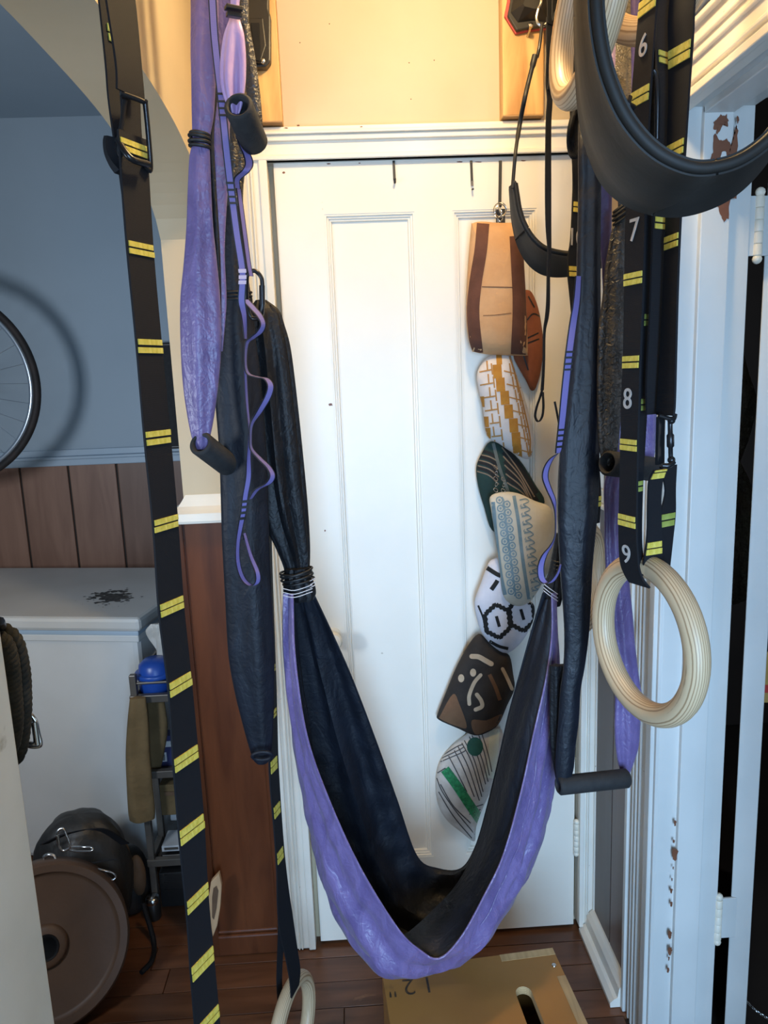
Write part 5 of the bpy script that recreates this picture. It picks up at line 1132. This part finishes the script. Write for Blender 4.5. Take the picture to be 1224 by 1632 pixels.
for k in range(5):
    p0, p1 = P(258, 1203 + k * 2, 2.017), P(263, 1204 + k * 2, 2.017); B().box(p0.x, p1.x, 2.0168, 2.0175, p1.z, p0.z).done('barcode_bar', M['plastic'], cb, False)
def carton(lab, x0, y0, x1, y1, Yf, dep, m, name='carton', base=None):
    p0, p1 = P(x0, y1, Yf), P(x1, y0, Yf); e = empty(name, ((p0.x + p1.x) / 2, Yf, p0.z), lab, 'box')
    B().box(p0.x, p1.x, Yf, Yf + dep, base if base is not None else p0.z, p1.z).done('body', m, e, False, 0.002); return e
e = carton('flat white box with grey print on the lowest rack shelf', 258, 1347, 290, 1358, 2.0, 0.08, M['label_white'])
p0, p1 = P(262, 1355, 1.999), P(284, 1350, 1.999); B().box(p0.x, p1.x, 1.9985, 2.0, p0.z, p1.z).done('grey_print', M['rack'], e, False)
e = carton('thin black case with a pale edge under the flat white box on the rack', 257, 1361, 290, 1371, 2.0, 0.08, M['plastic'], 'case', z3 - 0.004)
p0, p1 = P(259, 1364, 1.998), P(289, 1362, 1.998); B().box(p0.x, p1.x, 1.997, 2.0, p0.z, p1.z).done('pale_edge', M['label_white'], e, False)
e = carton('dark khaki fabric box on the rack under the navy carton', 258, 1246, 350, 1300, 1.995, 0.08, M['khaki'], 'fabric_box')
B().strip([(P(262, 1262, 1.993), P(350, 1259, 1.993)), (P(262, 1268, 1.993), P(350, 1265, 1.993))], 0.003).done('box_band', M['strap_tan'], e, False)
e = carton('black crate standing on the floor under the bottom shelf of the rack', 257, 1386, 350, 1436, 1.99, 0.09, M['plastic'], 'crate', 0.0)
for k in range(3): B().strip([(P(262, 1394 + k * 12, 1.989), P(348, 1392 + k * 12, 1.989)), (P(262, 1398 + k * 12, 1.989), P(348, 1396 + k * 12, 1.989))], 0.004).done('crate_rib', M['plastic'], e, False)
rl_ = empty('foil_roll', P(310, 1300, 2.05), 'silver grey roll lying on the rack behind the long strap', 'roll')
B().tube([P(274, 1298, 2.05), P(345, 1296, 2.05)], 0.017, 16).done('roll', M['label_white'], rl_)
pbg = empty('plastic_bag', P(290, 1100, 2.07), 'crumpled white plastic bag stuffed behind the long strap beside the freezer', 'bag')
cloth('bag_body', [(975, 262, 292), (1000, 250, 298), (1040, 250, 302), (1075, 253, 306), (1100, 262, 312), (1112, 268, 312)], 2.07, 'plastic_bag', pbg, 0.3, 5, 0.5, 40, seed=75)
cloth('bag_corner', [(994, 240, 262), (1004, 232, 262), (1016, 236, 262), (1030, 246, 262), (1040, 252, 262)], 2.07, 'plastic_bag', pbg, 0.3, 4, 0.5, 30, seed=76)
# light wooden tray on edge against the pier corner
td = empty('wooden_tray', P(340, 1492, 1.74), 'shallow pale wooden tray standing on edge against the brown pier', 'tray')
frontpoly('back_board', [(349, 1392), (353, 1412), (351, 1446), (346, 1476), (339, 1494), (334, 1464), (332, 1432), (336, 1406)], 1.735, 1.75, M['deck_wood'], td, 0.002)
frontpoly('dark_face', [(345, 1412), (348, 1420), (345, 1448), (341, 1466), (338, 1462), (338, 1430), (340, 1416)], 1.7335, 1.736, M['strap_tan'], td, 0)
cn = empty('spray_can', P(246, 1452, 1.93), 'small dark can with a silver cap standing on the floor under the rack', 'can')
c = Pt(246, 1462, 0)
B().lathe([(0.0, 0.0), (0.020, 0.0), (0.021, 0.002), (0.021, 0.05), (0.018, 0.055)], c, (0, 0, 1), 20).done('can_body', M['plastic'], cn)
B().lathe([(0.019, 0.05), (0.020, 0.052), (0.020, 0.066), (0.016, 0.070), (0.0, 0.0705)], c, (0, 0, 1), 20).done('cap', M['steel'], cn)
# bumper plate, training bag, clips
pc = P(78, 1540, 1.64); pc.z = 0.195 * 0.94 + 0.006; ax = V3((0.36, -0.86, 0.36)).normalized()
wp = empty('weight_plate', (pc.x, pc.y, 0), 'large brown black rubber weight plate standing on edge at bottom left', 'weight plate')
B().lathe([(0.0225, -0.032), (0.0433, -0.034), (0.0502, -0.028), (0.0520, -0.022), (0.1602, -0.022), (0.1663, -0.024), (0.1715, -0.034), (0.1888, -0.036), (0.1948, -0.030), (0.1948, 0.030), (0.1888, 0.036), (0.0520, 0.022), (0.0225, 0.03), (0.0225, -0.032)], pc, -ax, 72).done('plate', M['plate_rubber'], wp)
B().lathe([(0.0255, -0.034), (0.030, -0.0355), (0.031, -0.033), (0.026, -0.02), (0.0255, 0.03), (0.0255, -0.034)], pc, -ax, 32).done('hub_bushing', M['gunmetal'], wp)
tb = empty('sports_bag', P(140, 1500, 1.76), 'lumpy black duffel bag slumped behind the weight plate', 'bag')
bm = B(); c = P(135, 1395, 1.90)
V = []; nn_, mm_ = 40, 22
for i in range(mm_ + 1):
    th = PI * i / mm_
    for k in range(nn_):
        a = 2 * PI * k / nn_; f = 1 + 0.05 * math.sin(5 * a + 3 * th) + 0.03 * math.sin(9 * a - 5 * th)
        zc = c.z * 0.5; hz = P(135, 1308, 1.87).z
        V.append(V3((c.x + 0.130 * f * math.copysign(abs(math.sin(th)) ** .75, 1) * math.cos(a), c.y + 0.105 * f * math.sin(th) ** .75 * math.sin(a), hz / 2 + hz / 2 * math.cos(th) * (1 + 0.02 * f))))
mk('bag_body', V, [(i * nn_ + k, i * nn_ + (k + 1) % nn_, (i + 1) * nn_ + (k + 1) % nn_, (i + 1) * nn_ + k) for i in range(mm_) for k in range(nn_)], M['bag_black'], tb)
for q in ([(70, 1345, 1.79), (110, 1328, 1.78), (160, 1322, 1.79), (200, 1345, 1.83)], [(80, 1385, 1.765), (130, 1378, 1.755), (180, 1370, 1.78)]):
    B().strip(ribbon([(x_, y_, Y_, 0.2) for x_, y_, Y_ in q], 0.02, 0.2), 0.003).done('bag_strap', M['web_black'], tb)
b2_ = empty('tool_bag', P(215, 1480, 1.95), 'dark bag with worn tan panels lying between the duffel and the rack', 'bag')
b = B().ball(P(207, 1405, 2.0), 0.12, 28, (0.5, 0.5, 1.0)); lowz = min(v.z for v in b.V)
for v in b.V: v.z = max(0.002, v.z)
b.done('bag_body', M['bag_black'], b2_)
B().ball(P(220, 1395, 1.945), 0.05, 20, (0.45, 0.35, 1.3)).done('tan_panel', M['strap_tan'], b2_)
B().ball(P(198, 1365, 1.945), 0.05, 20, (0.35, 0.3, 1.0)).done('tan_panel', M['strap_tan'], b2_)
B().tube(cr([P(228, 1440, 1.9), Pt(245, 1500, 0.006), Pt(242, 1530, 0.006), Pt(225, 1550, 0.006)], 6), 0.007, 7).done('carry_strap', M['web_black'], b2_)
def clip(pts, lab, r=0.0032):
    o = empty('carabiner', P(pts[0][0], pts[0][1], pts[0][2]), lab, 'carabiner', 'silver clips on the duffel bag')
    q = [P(*p) for p in pts]
    B().tube(cr(q, 5, True), r, 8, True).done('body', M['steel'], o)
    B().tube([q[0].lerp(q[1], .15), q[0].lerp(q[1], .9)], r * 1.35, 8).done('gate', M['steel'], o)
clip([(91, 1328, 1.740), (94, 1346, 1.735), (99, 1355, 1.735), (107, 1354, 1.735), (112, 1348, 1.735), (106, 1332, 1.740), (102, 1322, 1.745), (96, 1321, 1.745)], 'upright silver carabiner lying on top of the duffel bag')
clip([(112, 1350, 1.737), (130, 1350, 1.725), (146, 1351, 1.725), (146, 1356, 1.720), (128, 1357, 1.725), (112, 1355, 1.735)], 'silver carabiner seen edge on beside the upright one on the duffel bag', 0.0026)
clip([(147, 1393, 1.740), (153, 1386, 1.740), (168, 1388, 1.740), (180, 1392, 1.745), (184, 1398, 1.745), (178, 1403, 1.740), (160, 1404, 1.735), (150, 1403, 1.735)], 'long silver carabiner above the top edge of the weight plate')
clip([(70, 1366, 1.725), (77, 1362, 1.725), (86, 1364, 1.725), (88, 1372, 1.720), (82, 1379, 1.720), (73, 1377, 1.720)], 'round silver clip on the duffel bag beside the dirty white pier', 0.004)
# black rope looped over the back of the near pier, with a steel snap
rp = empty('rope_coil', P(20, 1215, 0.70), 'thick black rope hanging beside the dirty white pier', 'rope')
def twisted(path, r, name, n=8):
    pts = resample(cr(path, n), 140); V = []; k = 10; b = B()
    for s in range(3):
        q = []
        for i, p in enumerate(pts):
            t = (pts[min(i + 1, 139)] - pts[max(0, i - 1)]).normalized(); u = t.cross(V3((0, 1, 0.2))).normalized(); v = t.cross(u); a = i * 0.42 + s * 2 * PI / 3
            q.append(p + (u * math.cos(a) + v * math.sin(a)) * r * 0.5)
        b.tube(q, r * 0.58, 8)
    return b.done(name, M['rope'], rp)
twisted([P(-10, 1004, .70), P(12, 1010, .70), P(26, 1032, .70), P(34, 1075, .70), P(36, 1120, .70), P(34, 1160, .70), P(30, 1190, .70), P(22, 1208, .70), P(8, 1214, .70), P(-8, 1210, .70)], 0.0085, 'rope')
twisted([P(-16, 1016, .68), P(5, 1024, .68), P(16, 1060, .68), P(20, 1110, .68), P(22, 1150, .68), P(15, 1190, .68), P(-6, 1200, .68)], 0.0085, 'rope')
sn_ = [P(x_, y_, .71) for x_, y_ in ((42, 1136), (50, 1140), (57, 1150), (61, 1168), (65, 1186), (58, 1190), (47, 1189), (37, 1184), (45, 1184), (56, 1184), (55, 1168), (52, 1152), (44, 1148))]
B().tube(cr(sn_, 5, True), 0.0022, 8, True).done('snap_hook', M['steel'], rp)
B().tube([P(55, 1150, .708), P(60, 1186, .708)], 0.0028, 8).done('snap_gate', M['steel'], rp)
B().tube([P(4, 1000, .70), P(0, 990, .62)], 0.004, 8).done('hook', M['gunmetal'], rp)
# bicycle wheel hung on the far wall, and a dark bar-shaped case
wc = P(-97, 617, 2.62)
wh = empty('bicycle_wheel', (wc.x, wc.y, wc.z - 0.34), 'bicycle wheel hanging in front of the blue wall at the left edge', 'wheel')
def torus(R, r, name, m, sq=1.0, dy=0):
    V = []; n_, k_ = 96, 12
    for i in range(n_):
        a = 2 * PI * i / n_
        for j in range(k_):
            b_ = 2 * PI * j / k_; V.append(wc + V3(((R + r * math.cos(b_)) * math.cos(a), r * sq * math.sin(b_) + dy, (R + r * math.cos(b_)) * math.sin(a))))
    return mk(name, V, [(i * k_ + j, i * k_ + (j + 1) % k_, ((i + 1) % n_) * k_ + (j + 1) % k_, ((i + 1) % n_) * k_ + j) for i in range(n_) for j in range(k_)], m, wh)
torus(0.328, 0.0125, 'tyre', M['tyre']); torus(0.309, 0.0085, 'wheel_rim', M['alloy'], 1.1)
B().lathe([(0.0, -0.045), (0.008, -0.045), (0.022, -0.035), (0.022, -0.03), (0.012, -0.02), (0.012, 0.02), (0.022, 0.03), (0.022, 0.035), (0.008, 0.045), (0.0, 0.045)], wc, (0, 1, 0), 20).done('hub', M['gunmetal'], wh)
for k in range(28):
    a = 2 * PI * k / 28; a2 = a + (0.5 if k % 4 < 2 else -0.5); sd = 0.03 if k % 2 else -0.03
    B().tube([wc + V3((0.02 * math.cos(a2), sd, 0.02 * math.sin(a2))), wc + V3((0.303 * math.cos(a), 0, 0.303 * math.sin(a)))], 0.0011, 5).done('spoke', M['alloy'], wh)
B().tube([wc + V3((0, 0.04, 0)), wc + V3((0, 0.378, 0.0))], 0.01, 8).done('wall_peg', M['gunmetal'], wh)
dc = empty('speaker_bar', P(276, 716, 2.93), 'tall narrow black case fixed to the blue wall beside the arch pier', 'case')
p0, p1 = P(262, 716, 2.93), P(291, 545, 2.93)
B().box(p0.x, p1.x + 0.02, 2.93, YB, p0.z, p1.z).done('case_body', M['plastic'], dc, False, 0.006)
B().box(p0.x + 0.006, p1.x + 0.014, 2.927, 2.932, p0.z + 0.01, p1.z - 0.01).done('front_cloth', M['foam'], dc, False, 0.002)
# ------------------------------------------------------------------ beyond the right doorway
fu = empty('fleece', P(1175, 960, 1.95), 'off white fleece hanging in the dark room, seen through the hinge gap', 'fleece')
cloth('fleece_upper', [(540, 1120, 1180), (590, 1120, 1192), (640, 1120, 1206), (690, 1120, 1196), (735, 1120, 1180)], 1.95, 'fur', fu, 0.4, 5, 0.25, 40, seed=81)
cloth('fleece_lower', [(735, 1120, 1178), (780, 1120, 1196), (860, 1120, 1200), (930, 1120, 1196), (955, 1120, 1190), (965, 1130, 1165)], 1.97, 'fur', fu, 0.4, 5, 0.3, 40, seed=82)
cdn = empty('card_folder', P(1224, 1120, 1.7), 'ochre card folder standing in the dark room at the right edge', 'folder')
frontpoly('cover', [(1216, 1040), (1250, 1038), (1248, 1120), (1213, 1120)], 1.7, 1.706, M['ochre_card'], cdn, 0.001)
frontpoly('red_tab', [(1214, 1092), (1226, 1092), (1226, 1104), (1213, 1104)], 1.698, 1.7, M['red_gasket'], cdn, 0)
cc = empty('chain', Pt(1210, 1612, 0.02), 'thin silver chain trailing across the dark floor at bottom right', 'chain')
qs = resample(cr([Pt(1172, 1578, 0.02), Pt(1190, 1596, 0.015), Pt(1208, 1613, 0.012), Pt(1250, 1640, 0.012)], 8), 26)
for i in range(25):
    a, b2 = qs[i], qs[i + 1]; d = (b2 - a).normalized(); s_ = d.cross(V3((0, 0, 1))) if i % 2 else V3((0, 0, 1))
    m_ = (a + b2) / 2; L = (b2 - a).length * .65
    B().tube([m_ + d * L * math.cos(t) + s_ * 0.0028 * math.sin(t) for t in [2 * PI * k / 10 for k in range(10)]], 0.0009, 5, True).done('chain_link', M['steel'], cc)
